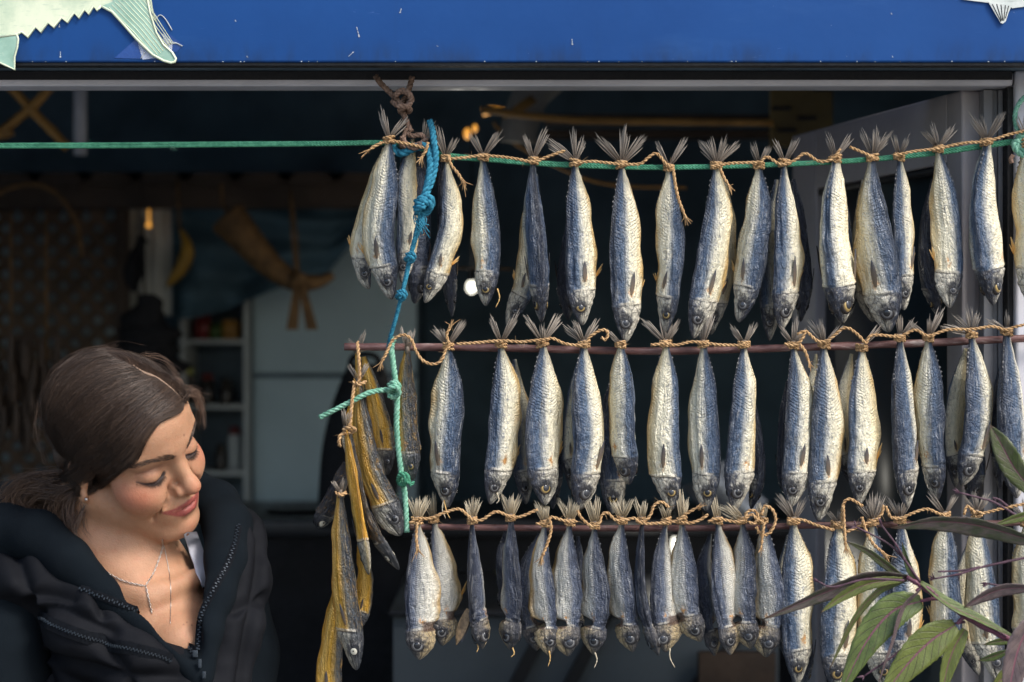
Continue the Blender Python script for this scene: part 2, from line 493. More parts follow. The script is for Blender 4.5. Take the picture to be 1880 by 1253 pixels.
plate('tape_patch', [(287, 60), (312, 64), (336, 83), (324, 96), (316, 96), (300, 82)], FY, .0006, M['tape'], tun)
plate('clear_tape', [(251, 70), (262, 84), (292, 106), (262, 110), (256, 90)], FY - .0007, .0004, M['cleartape'], tun)
plate('clear_tape', [(298, 62), (317, 76), (316, 92), (302, 84)], FY - .0007, .0004, M['cleartape'], tun)
b = MB()
for ln in ([(285, 36), (294, 28), (304, 36), (316, 56)], [(302, 84), (318, 78), (335, 85)], [(310, 80), (326, 80)], [(258, 108), (266, 96)]):
    b.tube(catmull([at(p[0], p[1], FY - .0012) for p in ln], 5), .0006, 4)
b.build('tape_thread', M['white'], tun)
tu2 = thing('fish_cutout', at(1830, 10, FY), 'small grey printed fish cut-out with a notched fin at the fascia end above the door', 'sticker')
plate('body', [(1740, -30), (1800, -52), (1960, -60), (2060, -44), (2110, -24), (2060, -6), (1960, 6), (1880, 13), (1858, 16), (1848, 10), (1836, 8), (1815, 6), (1790, 3), (1768, 0)], FY, .0022, M['stk_grey'], tu2)
plate('fin', [(1814, 4), (1858, 10), (1852, 22), (1846, 40), (1841, 44), (1837, 43), (1830, 31)], FY - .0024, .0014, M['stk_grey'], tu2)
b = MB()
for (x, y, x2, y2) in ((1822, 8, 1838, 40), (1830, 8, 1839, 38), (1838, 9, 1841, 38), (1846, 10, 1843, 38), (1852, 11, 1846, 34)):
    b.tube([at(x, y, FY - .0039), at(x2, y2, FY - .0039)], .0006, 4)
b.build('fin_ray', M['gasket'], tu2)

# ------------------------------------------------------------------ inside the dark shop
def hang(px, py, Y): return at(px, py, Y)
# bamboo cross at the upper left
t = thing('bamboo_cross', at(40, 210, 1.2), 'crossed ochre bamboo poles high in the dark shop corner', 'bamboo decoration')
for p in ([(-60, 300), (-20, 262), (60, 195), (92, 160)], [(20, 160), (60, 205), (95, 240), (124, 272)], [(-60, 200), (0, 245), (22, 240)]):
    b = MB(); P = pxpath(p, 1.2, 4); b.tube(P, [.009 + .0015 * (i % 4 == 0) for i in range(len(P))], 8); b.build('pole', M['ochre_wood'], t)
b = MB(); b.tube([at(147, 90, 1.5), at(147, 285, 1.5)], .014, 10); tag(b.build('hanging_pipe', M['alu']), 'dim grey vertical pipe hanging beside the bamboo cross', 'pipe')
# scalloped wooden valance
t = thing('wooden_valance', at(350, 345, 1.9), 'dark brown wooden valance beam with scalloped edge across the shop', 'valance')
b = MB(); a, c = at(-40, 318, 1.9), at(770, 382, 1.9)
b.box((a.x, 1.9, c.z), (c.x, 1.96, a.z), bev=.004); b.build('beam', M['wood_dark'], t)
for i in range(9):
    x = at(20 + i * 92, 0, 1.885).x
    b = MB(); rows = []
    for k in range(13):
        an = math.pi * k / 12
        rows.append([Vector((x + .075 * math.cos(an), y, at(0, 318, 1.885).z - .028 * math.sin(an))) for y in (1.87, 1.895)])
    b.sheet(rows); fl = [Vector((x + .075 * math.cos(math.pi * k / 12), 1.87, at(0, 318, 1.885).z - .028 * math.sin(math.pi * k / 12))) for k in range(13)]
    b.add(fl + [p + Vector((0, .025, 0)) for p in fl], [tuple(range(13)), tuple(range(25, 12, -1))]); b.build('scallop', M['wood_dark'], t, smooth=False)
# lattice
t = thing('wooden_lattice', at(100, 520, 2.0), 'brown diagonal wooden lattice screen behind the woman', 'lattice screen')
xa, xb = at(-60, 0, 2.0).x, at(212, 0, 2.0).x; zb, ztop = at(0, 1000, 2.0).z, at(0, 385, 2.0).z
for s in (1, -1):
    k0 = xa - (ztop - zb) if s == 1 else xa
    n = int((xb - xa + ztop - zb) / .052)
    for i in range(n + 1):
        pts = []
        c = k0 + i * .052 if s == 1 else xa + i * .052
        # line x = c + s*(z - zb)
        z0, z1 = zb, ztop
        if s == 1:
            z0 = max(zb, zb + (xa - c)); z1 = min(ztop, zb + (xb - c))
        else:
            z0 = max(zb, zb + (c - xb)); z1 = min(ztop, zb + (c - xa))
        if z1 - z0 < .03: continue
        p = Vector((c + s * (z0 - zb), 2.0 + .004 * s, z0)); q = Vector((c + s * (z1 - zb), 2.0 + .004 * s, z1))
        d = (q - p).normalized(); nn = Vector((-d.z, 0, d.x)) * .0095
        vs = [p + nn, p - nn, q - nn, q + nn]; vs += [v + Vector((0, .0035, 0)) for v in vs]
        b = MB(); b.add(vs, [(0, 1, 2, 3), (7, 6, 5, 4), (0, 4, 5, 1), (1, 5, 6, 2), (2, 6, 7, 3), (3, 7, 4, 0)]); b.build('lath', M['lattice'], t, smooth=False)
b = MB(); b.box((xb, 1.985, zb), (xb + .03, 2.02, ztop), bev=.002); b.build('frame', M['wood_dark'], t)
b = MB(); b.box((xa, 2.12, zb), (xb, 2.14, ztop)); tag(b.build('pale_blue_board', M['fridge'], smooth=False), 'pale blue board glimpsed through the lattice holes', 'board')
# pale curtain strip with dark bird-shaped ornament
t = thing('pale_curtain', at(265, 570, 2.05), 'narrow pale curtain panel beside the lattice', 'curtain')
b = MB(); rows = []
for i in range(13):
    z = at(0, 380 + 200 * i / 12, 2.05).z
    rows.append([Vector((at(214 + 102 * j / 16, 0, 2.05).x, 2.05 + .012 * math.sin(j * 1.5) + .004 * math.sin(i + j), z)) for j in range(17)])
b.sheet(rows); b.build('cloth', M['cream_glow'], t)
b = MB(); b.ball(at(273, 414, 2.0), .006, 10, 6); b.tube([at(273, 380, 2.0), at(273, 412, 2.0)], .002, 5); tag(b.build('amber_bulb', M['lamp_amber']), 'tiny amber bulb glowing against the pale curtain', 'bulb')
t = thing('bird_ornament', at(255, 470, 1.85), 'black bird shaped hanging ornament silhouetted on the pale curtain', 'ornament')
b = MB(); b.tube(pxpath([(262, 434), (258, 450), (252, 470), (245, 500), (244, 520), (250, 536)], 1.85, 5), [.004, .007, .011, .010, .011, .012, .012, .014, .016, .017, .019, .020, .021, .022, .023, .023, .022, .021, .020, .019, .017, .015, .012, .010, .009, .004], 12); b.build('body', M['black'], t)
b = MB(); b.ball(at(260, 440, 1.85), .011, 10, 7); b.tube([at(264, 442, 1.85), at(276, 446, 1.85)], [.004, .001], 6); b.build('head', M['black'], t)
b = MB(); b.tube([at(260, 436, 1.85), at(261, 330, 1.85)], .0015, 5); b.build('string', M['black'], t)
# dark bundle below it
t = thing('black_bundle', at(262, 680, 1.7), 'bulky black cloth bundle hanging behind the head of the woman', 'bundle')
b = MB(); rows = []
for i in range(19):
    f = i / 18; y = 540 + 170 * f; w = (14 + 52 * math.sin(min(1, f * 1.15) * 1.7)) * (1 + .12 * math.sin(i * 1.9))
    c = at(268 + 8 * math.sin(i), y, 1.7); r = mm(w, 1.7)
    rows.append([c + Vector((r * math.cos(2*math.pi*j/18) * (1 + .1 * math.sin(3*j + i)), r * .6 * math.sin(2*math.pi*j/18), 0)) for j in range(18)])
b.sheet(rows, True); b.build('cloth', M['black'], t)
b = MB(); b.tube([at(262, 400, 1.7), at(266, 545, 1.7)], .003, 6); b.build('cord', M['black'], t)
# dim dried garlands at far left
for k, (x, y0, y1, lab) in enumerate(((20, 640, 800, 'brown dried bundle hanging at the dark shop edge'), (85, 640, 760, 'darker dried bundle hanging next to the lattice'))):
    t = thing('dried_bundle', at(x, y0, 1.2), lab, 'dried bundle', 'dried bundles in the dark shop corner')
    b = MB(); rs = random.Random(k)
    for i in range(42):
        p = at(x + rs.uniform(-38, 38), rs.uniform(y0, y1), 1.2 + rs.uniform(-.03, .03)); b.ball(p, rs.uniform(.008, .014), 7, 5, (.6, .5, 3.2))
    b.build('dried_plant', M['wood_dark'], t)
    b = MB(); b.tube([at(x, y0 - 250, 1.2), at(x, y0 + 20, 1.2)], .0025, 5); b.build('cord', M['wicker'], t)
b = MB(); b.tube(pxpath([(-30, 372), (20, 345), (70, 340), (110, 362), (140, 410), (150, 470)], 1.5), .005, 7); tag(b.build('bent_cane', M['wicker']), 'thin bent brown cane arching below the valance', 'cane')
# yellow curved ornament
t = thing('yellow_horn', at(335, 460, 1.8), 'yellow curved banana shaped ornament hanging by the blue cloth', 'ornament')
P = pxpath([(332, 422), (342, 446), (343, 468), (333, 492), (318, 512), (306, 526)], 1.8, 5)
b = MB(); b.tube(P, [.003 + .013 * math.sin(math.pi * min(1, (i + .6) / len(P))) for i in range(len(P))], 10); b.build('horn', M['yellow'], t)
b = MB(); b.tube([at(325, 330, 1.8), at(330, 425, 1.8)], .0035, 6); b.build('cord', M['wicker'], t)
# draped blue cloth
t = thing('blue_drape', at(480, 400, 2.1), 'blue grey cloth draped in a swag across the shop', 'cloth')
b = MB(); rows = []
low = [(318, 588), (360, 584), (420, 565), (480, 545), (540, 520), (600, 500), (655, 440), (700, 410)]
for j in range(50):
    f = j / 49; s = f * 7; k = min(6, int(s)); u = s - k
    lx = low[k][0] + (low[k+1][0] - low[k][0]) * u; ly = low[k][1] + (low[k+1][1] - low[k][1]) * u
    r = []
    for i in range(24):
        h = i / 23
        r.append(at(lx, 372 + (ly - 372) * h, 2.1) + Vector((0, .025 * math.sin(f * 16 + h * 3.5) * (.3 + h) + .018 * math.sin(h * 15 - f * 9), 0)))
    rows.append(r)
b.sheet(rows); b.build('cloth', M['tarp'], t)
# horn shaped wicker basket
t = thing('wicker_horn_basket', at(480, 440, 1.6), 'brown horn shaped wicker basket with bow and two ribbon tails hanging in the shop', 'basket')
P = pxpath([(418, 400), (440, 425), (470, 460), (505, 495), (545, 518), (585, 517), (612, 505)], 1.6, 6)
b = MB(); rows = []; n = len(P); F = frames(P)
for i, p in enumerate(P):
    f = i / (n - 1); r = .033 * (1 - f) ** .9 + .007
    T, N, B = F[i]
    rows.append([p + (N * math.cos(2*math.pi*j/18) + B * math.sin(2*math.pi*j/18)) * r * (1 + .06 * ((i + j) % 2)) for j in range(18)])
b.sheet(rows, True); b.build('horn', M['wicker'], t)
b = MB(); T, N, B = F[0]; b.tube([P[0] + (N * math.cos(a * .35) + B * math.sin(a * .35)) * .035 for a in range(19)], .005, 6); b.build('rim', M['wicker'], t)
for (x0_, x1_) in ((547, 536), (552, 573)):
    b = MB(); b.box((-.011, -.0015, -1), (.011, .0015, 0)); p, q = at(x0_, 515, 1.58), at(x1_, 606, 1.58)
    b = MB(); w = Vector((.012, 0, 0)); b.add([p - w * .6, p + w * .6, q + w, q - w] + [v + Vector((0, .003, 0)) for v in (p - w * .6, p + w * .6, q + w, q - w)], [(3, 2, 1, 0), (4, 5, 6, 7), (0, 1, 5, 4), (1, 2, 6, 5), (2, 3, 7, 6), (3, 0, 4, 7)])
    b.build('ribbon_tail', M['wicker'], t, smooth=False)
b = MB(); b.ball(at(548, 512, 1.58), .014, 10, 7, (1.4, .8, 1)); b.build('bow_knot', M['wicker'], t)
for x_, xe in ((535, 545), (551, 548)):
    b = MB(); b.tube([at(533, 350, 1.6), at((x_ + 533) / 2 + 2, 430, 1.6), at(xe, 510, 1.59)], .003, 6); b.build('cord', M['wicker'], t)
b = MB(); b.tube(pxpath([(406, 338), (408, 370), (418, 395)], 1.6), .004, 6); b.build('cord', M['wicker'], t)
# pale grey cabinet doors
t = thing('pale_cabinet', at(610, 1000, 2.3), 'tall pale grey cabinet with a groove between two doors', 'cabinet')
a, c = at(462, 400, 2.3), at(765, 1000, 2.3)
zg = at(0, 690, 2.3).z
b = MB(); b.box((a.x, 2.32, c.z), (c.x, 2.8, a.z)); b.build('carcass', M['soffit'], t, smooth=False)
b = MB(); b.box((a.x + .004, 2.3, zg + .006), (c.x, 2.318, a.z), bev=.003); b.build('door', M['fridge'], t)
b = MB(); b.box((a.x + .004, 2.3, c.z), (c.x, 2.318, zg - .006), bev=.003); b.build('door', M['fridge'], t)
# shelf unit with jars and packets
t = thing('shelf_unit', at(395, 900, 2.25), 'narrow white shelf unit beside the pale cabinet', 'shelf unit')
xl, xr_ = at(330, 0, 2.25).x, at(456, 0, 2.25).x
for x in (xl, xr_ - .012):
    b = MB(); b.box((x, 2.25, .6), (x + .012, 2.45, at(0, 545, 2.25).z), bev=.001); b.build('side_panel', M['white'], t)
b = MB(); b.box((xl + .013, 2.452, .6), (xr_ - .013, 2.46, at(0, 545, 2.25).z)); b.build('back_panel', M['soffit'], t, smooth=False)
for y in (627, 747, 869):
    z = at(0, y, 2.25).z
    b = MB(); b.box((xl + .0125, 2.252, z - .006), (xr_ - .0125, 2.45, z + .004), bev=.001); b.build('shelf', M['white'], t)
def jar(px, py, r, h, mat, cap, nm, lab, cat, Y=2.3):
    p = at(px, py, Y); p.z = at(0, py, 2.25).z + .0045
    t = thing(nm, p, lab, cat)
    b = MB(); b.lathe(p, [(0, 0), (r*.95, 0), (r, .004), (r, h*.75), (r*.7, h*.86), (r*.66, h)], 14); b.build('body', mat, t)
    b = MB(); b.lathe(p, [(r*.78, h*.86), (r*.8, h*1.03), (0, h*1.05)], 14); b.build('lid', cap, t)
jar(345, 747, .016, .085, M['jar'], M['lime'], 'storage_jar', 'dark jar with yellow green lid on the middle shelf', 'jar')
jar(431, 869, .017, .10, M['white'], M['red'], 'storage_bottle', 'white bottle with red cap on the lowest shelf', 'bottle')
jar(405, 869, .014, .06, M['jar'], M['jar'], 'storage_jar', 'small black jar beside the white bottle', 'jar')
jar(380, 747, .018, .07, M['jar'], M['red'], 'storage_jar', 'dark jar with dull red lid on the middle shelf', 'jar')
jar(415, 747, .016, .06, M['jar'], M['jar'], 'storage_jar', 'plain black jar at the cabinet end of the middle shelf', 'jar')
for i, (px, w, h, mt, lab) in enumerate(((372, 16, 46, 'red', 'red packet on the top shelf'), (396, 14, 30, 'green_pack', 'green packet on the top shelf beside the red one'), (424, 18, 36, 'ochre_wood', 'ochre packet on the top shelf next to the post'))):
    p = at(px, 627, 2.3); z = at(0, 627, 2.25).z + .0045; ww = mm(w, 2.3); hh = mm(h, 2.3)
    b = MB(); rows = []
    for k in range(6):
        f = k / 5; th = .018 * math.sin(math.pi * (.12 + .8 * f)) + .002
        rows.append([Vector((p.x + ww * math.cos(2*math.pi*j/12) * (.85 + .15 * math.sin(f * 3)), p.y + th * math.sin(2*math.pi*j/12), z + hh * f)) for j in range(12)])
    b.sheet(rows, True); tag(b.build('food_packet', M[mt]), lab, 'packet')
# work counter and plate
t = thing('work_counter', at(560, 1000, 1.7), 'dark work counter inside the shop with a pale front edge', 'counter')
a, c = at(380, 955, 1.7), at(1500, 960, 1.7)
b = MB(); b.box((a.x, 1.7, a.z - .035), (c.x, 2.2, a.z), bev=.006); b.build('worktop', M['counter'], t)
b = MB(); b.box((a.x + .02, 1.74, .02), (c.x - .02, 2.18, a.z - .036)); b.build('base', M['black'], t, smooth=False)
b = MB(); b.lathe(at(545, 950, 1.9), [(0, .012), (.05, .012), (.075, .022), (.078, .024), (.06, .012), (.05, .004), (0, .004)], 24); tag(b.build('steel_plate', M['steel']), 'shallow steel plate on the dark work counter', 'plate')
# dark chair / bag silhouette
t = thing('black_backpack', at(650, 960, 1.35), 'bulky black backpack behind the golden fish', 'bag')
b = MB(); rows = []
for i in range(15):
    f = i / 14; y = 668 + 300 * f; w = 118 * (math.sin(math.pi * min(.5, f * .62 + .1))) ** .7
    c = at(672 - 18 * f, y, 1.35); r = mm(w * .62, 1.35)
    rows.append([c + Vector((r * math.copysign(abs(math.cos(2*math.pi*j/20)) ** .8, math.cos(2*math.pi*j/20)), r * .6 * math.sin(2*math.pi*j/20), 0)) for j in range(20)])
b.sheet(rows, True); b.add([r_ for r_ in rows[0]], [tuple(range(20))]); b.build('body', M['black'], t)
b = MB(); b.tube(pxpath([(640, 690, 1.28), (650, 655, 1.28), (690, 655, 1.28), (700, 690, 1.28)], 1.28), .006, 7); b.build('handle', M['black'], t)
# ceiling duct, ochre panel, cable, glowing stand-ins for amber reflections
t = thing('air_duct', at(960, 180, 1.1), 'bent grey duct under the shop ceiling with amber reflections', 'duct')
P = [at(1010, 140, 1.15), at(975, 175, 1.12), at(955, 230, 1.1), at(952, 262, 1.1)]
b = MB(); b.tube(catmull(P, 6), .034, 16); b.build('pipe', M['duct'], t)
b = MB(); b.tube([at(950, 196, 1.1), at(960, 209, 1.1)], .037, 16); b.build('collar', M['ochre_wood'], t)
b = MB(); b.tube(pxpath([(885, 203, 1.0), (905, 204, 1.0), (960, 212, 1.0), (1030, 218, 1.0), (1100, 222, 1.0), (1420, 226, 1.0)]), .0065, 8); tag(b.build('brass_pipe', M['ochre_wood']), 'thin amber brass pipe running along under the ceiling', 'pipe')
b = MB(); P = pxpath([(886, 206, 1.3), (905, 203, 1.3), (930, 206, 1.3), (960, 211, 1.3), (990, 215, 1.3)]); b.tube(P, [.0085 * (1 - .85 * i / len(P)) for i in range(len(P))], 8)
tag(b.build('amber_tube_lamp', M['lamp_amber']), 'short glowing amber tube lamp in front of the bent duct', 'lamp')  # glowing streak added in place of an orange reflection, not a lamp
for (x, y, lab) in ((858, 246, 'lower amber lamp by the duct'), (872, 236, 'upper amber lamp by the duct')):
    b = MB(); b.ball(at(x, y, 1.3), .0085 if y > 240 else .006, 12, 8, (.8, .8, 1.3))
    tag(b.build('amber_lamp', M['lamp_amber']), 'small glowing ' + lab, 'lamp', 'amber lamps by the duct')  # glowing blobs added for small orange reflections, no lamps hang here
b = MB(); b.tube(pxpath([(905, 225, 1.2), (940, 260, 1.2), (1010, 300, 1.2), (1080, 330, 1.2), (1150, 342, 1.2), (1260, 345, 1.2)]), .003, 6); tag(b.build('hanging_cable', M['ochre_wood']), 'thin ochre cable sagging behind the upper fish row', 'cable')
t = thing('ochre_louvre_panel', at(1485, 230, 1.2), 'dull ochre panel with dark slots under the shop ceiling', 'panel')
a, c = at(1418, 120, 1.2), at(1530, 268, 1.2)
b = MB(); b.box((a.x, 1.2, c.z), (c.x, 1.24, a.z), bev=.003); b.build('panel', M['ochre_panel'], t)
for (x, y) in ((1432, 200), (1480, 218), (1442, 240), (1510, 165)):
    b = MB(); p = at(x, y, 1.196); b.box((p.x - .016, 1.194, p.z - .003), (p.x + .02, 1.199, p.z + .004), Matrix.Identity(4)); b.build('slot', M['gasket'], t, smooth=False)
for i, (y, yy) in enumerate(((218, 1.5), (245, 1.9))):
    b = MB(); a, c = at(1000, y - 8, yy), at(1500, y + 8, yy); b.box((a.x, yy, c.z), (c.x, yy + .05, a.z), bev=.002)
    tag(b.build('ceiling_beam', M['wood_dark']), ('upper' if i == 0 else 'lower') + ' dim brown beam spanning the shop behind the top fish', 'beam')
# bulbs
for (x, y, Y, sq, lab) in ((866, 527, 1.3, (1, 1, 1.25), 'glowing round bulb behind the first fish of the upper row'), (1239, 1002, 1.3, (.7, .7, 1.8), 'glowing narrow bulb between the small fish of the lowest row')):
    t = thing('light_bulb', at(x, y, Y), lab, 'bulb', 'lit bulbs in the shop')
    r = mm(10.5, Y); b = MB(); b.ball(at(x, y, Y), r, 16, 10, sq); b.build('glass', M['bulb'], t)
    b = MB(); p = at(x, y, Y) + Vector((0, 0, r * sq[2] * .95)); b.lathe(p, [(r*.5, -.002), (r*.55, .012), (r*.4, .02), (0, .022)], 12); b.build('socket', M['gasket'], t)
    b = MB(); b.tube([p + Vector((0, 0, .02)), p + Vector((0, 0, .3))], .0015, 5); b.build('cable', M['gasket'], t)
    ld = bpy.data.lights.new('bulb_light', 'POINT'); ld.energy = .5; ld.color = (1.0, .95, .84); ld.shadow_soft_size = .03
    lo = bpy.data.objects.new('bulb_light', ld); col.objects.link(lo); lo.parent = t; lo.location = (0, .045, -.01)
b = MB(); b.tube([at(835, 493, 1.2), at(940, 494, 1.2)], .002, 6); tag(b.build('thin_rail', M['wicker']), 'thin brown rail behind the first fish above the bulb', 'rail')
# display counter low behind the lowest row
t = thing('display_cabinet', at(1050, 1250, .9), 'grey glass display cabinet behind the lowest row of small fish', 'display cabinet')
a, c = at(722, 1125, .95), at(1430, 1500, .95)
b = MB(); b.box((a.x, .95, c.z), (c.x, 1.5, a.z - .006)); b.build('cabinet', plain('slate_cabinet', (.075, .092, .104), .5, .12, 4), t, smooth=False)
b = MB(); b.box((a.x - .006, .935, a.z - .005), (c.x + .006, 1.52, a.z + .004), bev=.002); b.build('top_board', M['counter'], t)
for (xa_, xb_) in ((925, 1010), (1025, 1110), (1240, 1390)):
    b = MB(); p, q = at(xa_, 1300, .93), at(xb_, 1135, .93); w = Vector((.012, 0, 0))
    b.add([p - w, p + w, q + w, q - w] + [v + Vector((0, .014, 0)) for v in (p - w, p + w, q + w, q - w)], [(0, 1, 2, 3), (7, 6, 5, 4), (0, 4, 5, 1), (1, 5, 6, 2), (2, 6, 7, 3), (3, 7, 4, 0)])
    b.build('slanted_bar', M['gasket'], t, smooth=False)
b = MB(); a2, c2 = at(1280, 1195, .93), at(1420, 1300, .93); b.box((a2.x, .90, c2.z), (c2.x, .93, a2.z), bev=.002); b.build('wooden_board', M['wood_dark'], t)
a, c = at(832, 1058, 1.45), at(972, 1082, 1.45)
b = MB(); b.box((a.x, 1.45, c.z), (c.x, 1.6, c.z + .012), bev=.001); tag(b.build('small_shelf', M['white']), 'small white shelf behind the small fish', 'shelf')
b = MB(); p = at(935, 1074, 1.5); b.box((p.x - .03, 1.46, p.z + .003), (p.x + .03, 1.55, p.z + .022), bev=.003); tag(b.build('mustard_box', M['lime']), 'mustard coloured box on the small white shelf', 'box')
# pale tray and amber bowl seen through the rows at the lower middle
t = thing('steel_tray', at(1320, 930, 1.1), 'tilted pale steel tray glimpsed between the second and lowest rows', 'tray')
p, q = at(1290, 880, 1.1), at(1372, 955, 1.1)
b = MB(); rows = []
for i in range(7):
    f = i / 6; w = p.lerp(q, f); rows.append([w + Vector((.02 * (j - 2), .01 * abs(j - 2), .012 * (j - 2) + .004 * abs(j - 2))) for j in range(5)])
b.sheet(rows); b.build('tray', M['steel'], t)
b = MB(); b.lathe(at(1335, 962, 1.15), [(0, 0), (.012, 0), (.024, .014), (.028, .026)], 16); tag(b.build('amber_bowl', M['yellow']), 'small amber bowl on the counter below the tray', 'bowl')

# ------------------------------------------------------------------ skins
def skin_mat(kind):
    g = G(kind + '_skin'); uv = g.sep(g.uv()); u, v = uv[0], uv[1]
    th = g.math('MULTIPLY', g.math('ABSOLUTE', g.math('SUBTRACT', v, .5)), 2)   # 0 along the back .. 1 along the belly
    rd = g.math('MULTIPLY', g.rand(), 61.0)
    tone = g.oattr('tone'); bw = g.oattr('back_width'); gx = g.oattr('gill')
    al = g.math('MULTIPLY', u, 6.0); ar = g.math('MULTIPLY', v, 2.7)
    def nz(sa, sr, detail=3, rough=.55, dist=0., off=0.):
        return g.noise(g.comb(g.math('MULTIPLY', al, sa), g.math('MULTIPLY', ar, sr), g.math('ADD', rd, off)), 1.0, detail, rough, dist)
    longw = nz(1.0, 7.5, 4, .62, .5)            # wrinkles that run along the fish
    blot = nz(1.3, 2.6, 4, .6, 0, 7)
    fine = nz(16, 26, 3, .65, 0, 3)
    mid = nz(5, 8, 4, .65, .3, 11)
    # chevron folds of the dried muscle
    ch = g.math('ADD', g.math('MULTIPLY', al, 52.0 if kind != 'small' else 74.0), g.math('MULTIPLY', g.math('ABSOLUTE', g.math('SUBTRACT', th, .47)), 46.0))
    chev = g.math('SINE', g.math('ADD', ch, g.math('MULTIPLY', mid, 13.0)))
    crum = nz(2.2, 6.4, 4, .58, .9, 17)          # crumpled, shrunken skin
    mott = nz(2.6, 4.4, 5, .68, .6, 53)
    edge = g.math('SUBTRACT', g.math('ADD', th, g.math('MULTIPLY', g.math('SUBTRACT', longw, .5), .10)), bw)
    edge = g.math('ADD', edge, g.math('ADD', g.math('MULTIPLY', g.math('SUBTRACT', blot, .5), .07), g.math('MULTIPLY', g.math('SUBTRACT', mid, .5), .05)))
    if kind == 'mackerel':
        c = g.ramp(g.math('ADD', edge, .45), [(.06, (.012, .018, .034)), (.22, (.026, .044, .078)), (.36, (.044, .078, .138)), (.43, (.080, .120, .175)), (.49, (.36, .365, .34)), (.58, (.75, .70, .53)), (.78, (.84, .775, .56)), (.95, (.78, .64, .36))])
        gold = (.60, .33, .06)
    elif kind == 'small':
        c = g.ramp(g.math('ADD', edge, .45), [(.08, (.014, .019, .034)), (.28, (.036, .050, .088)), (.42, (.10, .125, .175)), (.47, (.27, .28, .285)), (.58, (.58, .565, .49)), (.80, (.74, .70, .58)), (.98, (.55, .42, .22))])
        gold = (.52, .29, .07)
    else:
        c = g.ramp(g.math('ADD', edge, .45), [(.08, (.013, .017, .022)), (.28, (.038, .046, .055)), (.42, (.10, .105, .095)), (.48, (.30, .21, .075)), (.60, (.66, .35, .03)), (.82, (.78, .50, .12)), (.97, (.68, .36, .03))])
        gold = (.50, .22, .02)
    # silvery sheen patches over the back, darker streaks over the belly
    c = g.mix(g.smooth(longw, .57, .70, 0, .34), c, (.34, .36, .39) if kind != 'gold' else (.40, .36, .22))
    c = g.mix(g.smooth(longw, .40, .27, 0, .50), c, (.060, .068, .085) if kind != 'gold' else (.12, .085, .03))
    blue = g.smooth(edge, .02, -.02)
    lat = g.math('MULTIPLY', g.smooth(g.math('ABSOLUTE', g.math('ADD', edge, -.012)), .022, .006), g.smooth(blot, .42, .55))
    c = g.mix(g.math('MULTIPLY', lat, .45), c, (.045, .05, .065))
    fib = nz(1.3, 17, 3, .6, .3, 31); grain = nz(11, 15, 3, .65, 0, 41)
    c = g.mix(g.math('MULTIPLY', g.smooth(fib, .54, .72), g.math('ADD', .14, g.math('MULTIPLY', blue, .30))), c, (.075, .085, .11) if kind != 'gold' else (.22, .13, .03))
    c = g.mix(g.smooth(fib, .43, .30, 0, .30), c, (.62, .60, .54) if kind != 'gold' else (.60, .40, .12))
    c = g.mix(g.math('MULTIPLY', g.smooth(grain, .55, .68), g.math('ADD', .15, g.math('MULTIPLY', blue, .45))), c, (.022, .028, .045) if kind != 'gold' else (.15, .09, .025))
    c = g.mix(g.math('MULTIPLY', g.smooth(mott, .52, .70), g.math('ADD', .17, g.math('MULTIPLY', blue, .25))), c, (.30, .31, .325) if kind != 'gold' else (.46, .25, .04))
    c = g.mix(g.math('MULTIPLY', g.smooth(mott, .46, .32), g.math('ADD', .22, g.math('MULTIPLY', blue, .40))), c, g.mix(blue, (.56, .46, .26) if kind != 'gold' else (.44, .20, .015), (.016, .024, .048)))
    if kind == 'mackerel':
        spots = nz(9, 9, 2, .5, 0, 21)
        band = g.math('MULTIPLY', g.smooth(edge, -.05, .06), g.smooth(edge, .32, .16))
        c = g.mix(g.math('MULTIPLY', g.smooth(spots, .56, .66), g.math('MULTIPLY', band, .55)), c, (.12, .14, .18))
    if kind == 'small':
        sc = g.math('MULTIPLY', g.smooth(chev, -.2, .8), g.math('MULTIPLY', g.smooth(th, .16, .3), g.smooth(th, .70, .5)))
        c = g.mix(g.math('MULTIPLY', sc, .45), c, (.08, .09, .12))
    # ochre drying stains towards the belly edge and round the fin bases
    st = g.math('MULTIPLY', g.smooth(g.math('ADD', th, g.math('MULTIPLY', g.math('SUBTRACT', blot, .5), .8)), .72, 1.02), g.smooth(u, .02, .2))
    c = g.mix(g.math('MULTIPLY', st, .62), c, gold)
    fb = g.math('ADD', g.math('ABSOLUTE', g.math('MULTIPLY', g.math('SUBTRACT', u, .715), 15.0)), g.math('ABSOLUTE', g.math('MULTIPLY', g.math('SUBTRACT', th, .52), 8.0)))
    c = g.mix(g.math('MULTIPLY', g.smooth(fb, 1.0, .2), g.smooth(mid, .42, .6)), c, (.52, .26, .08))
    # the head
    hd = g.smooth(g.math('SUBTRACT', g.math('ADD', u, g.math('MULTIPLY', g.math('SUBTRACT', th, .5), .03)), gx), .772, .785)
    if kind == 'mackerel':
        hc = g.ramp(g.math('ADD', g.math('MULTIPLY', th, .75), g.math('MULTIPLY', mid, .55)), [(.26, (.018, .025, .042)), (.42, (.05, .06, .085)), (.50, (.24, .235, .22)), (.58, (.54, .51, .42)), (.85, (.70, .65, .52))])
    elif kind == 'small':
        hc = g.ramp(g.math('ADD', g.math('MULTIPLY', th, .7), g.math('MULTIPLY', mid, .4)), [(.20, (.035, .038, .05)), (.40, (.13, .12, .11)), (.55, (.33, .27, .18)), (.68, (.50, .38, .20)), (.9, (.50, .40, .24))])
    else:
        hc = g.ramp(g.math('ADD', g.math('MULTIPLY', th, .7), g.math('MULTIPLY', mid, .4)), [(.20, (.03, .034, .04)), (.42, (.10, .105, .11)), (.58, (.27, .26, .21)), (.70, (.46, .42, .32)), (.9, (.52, .42, .22))])
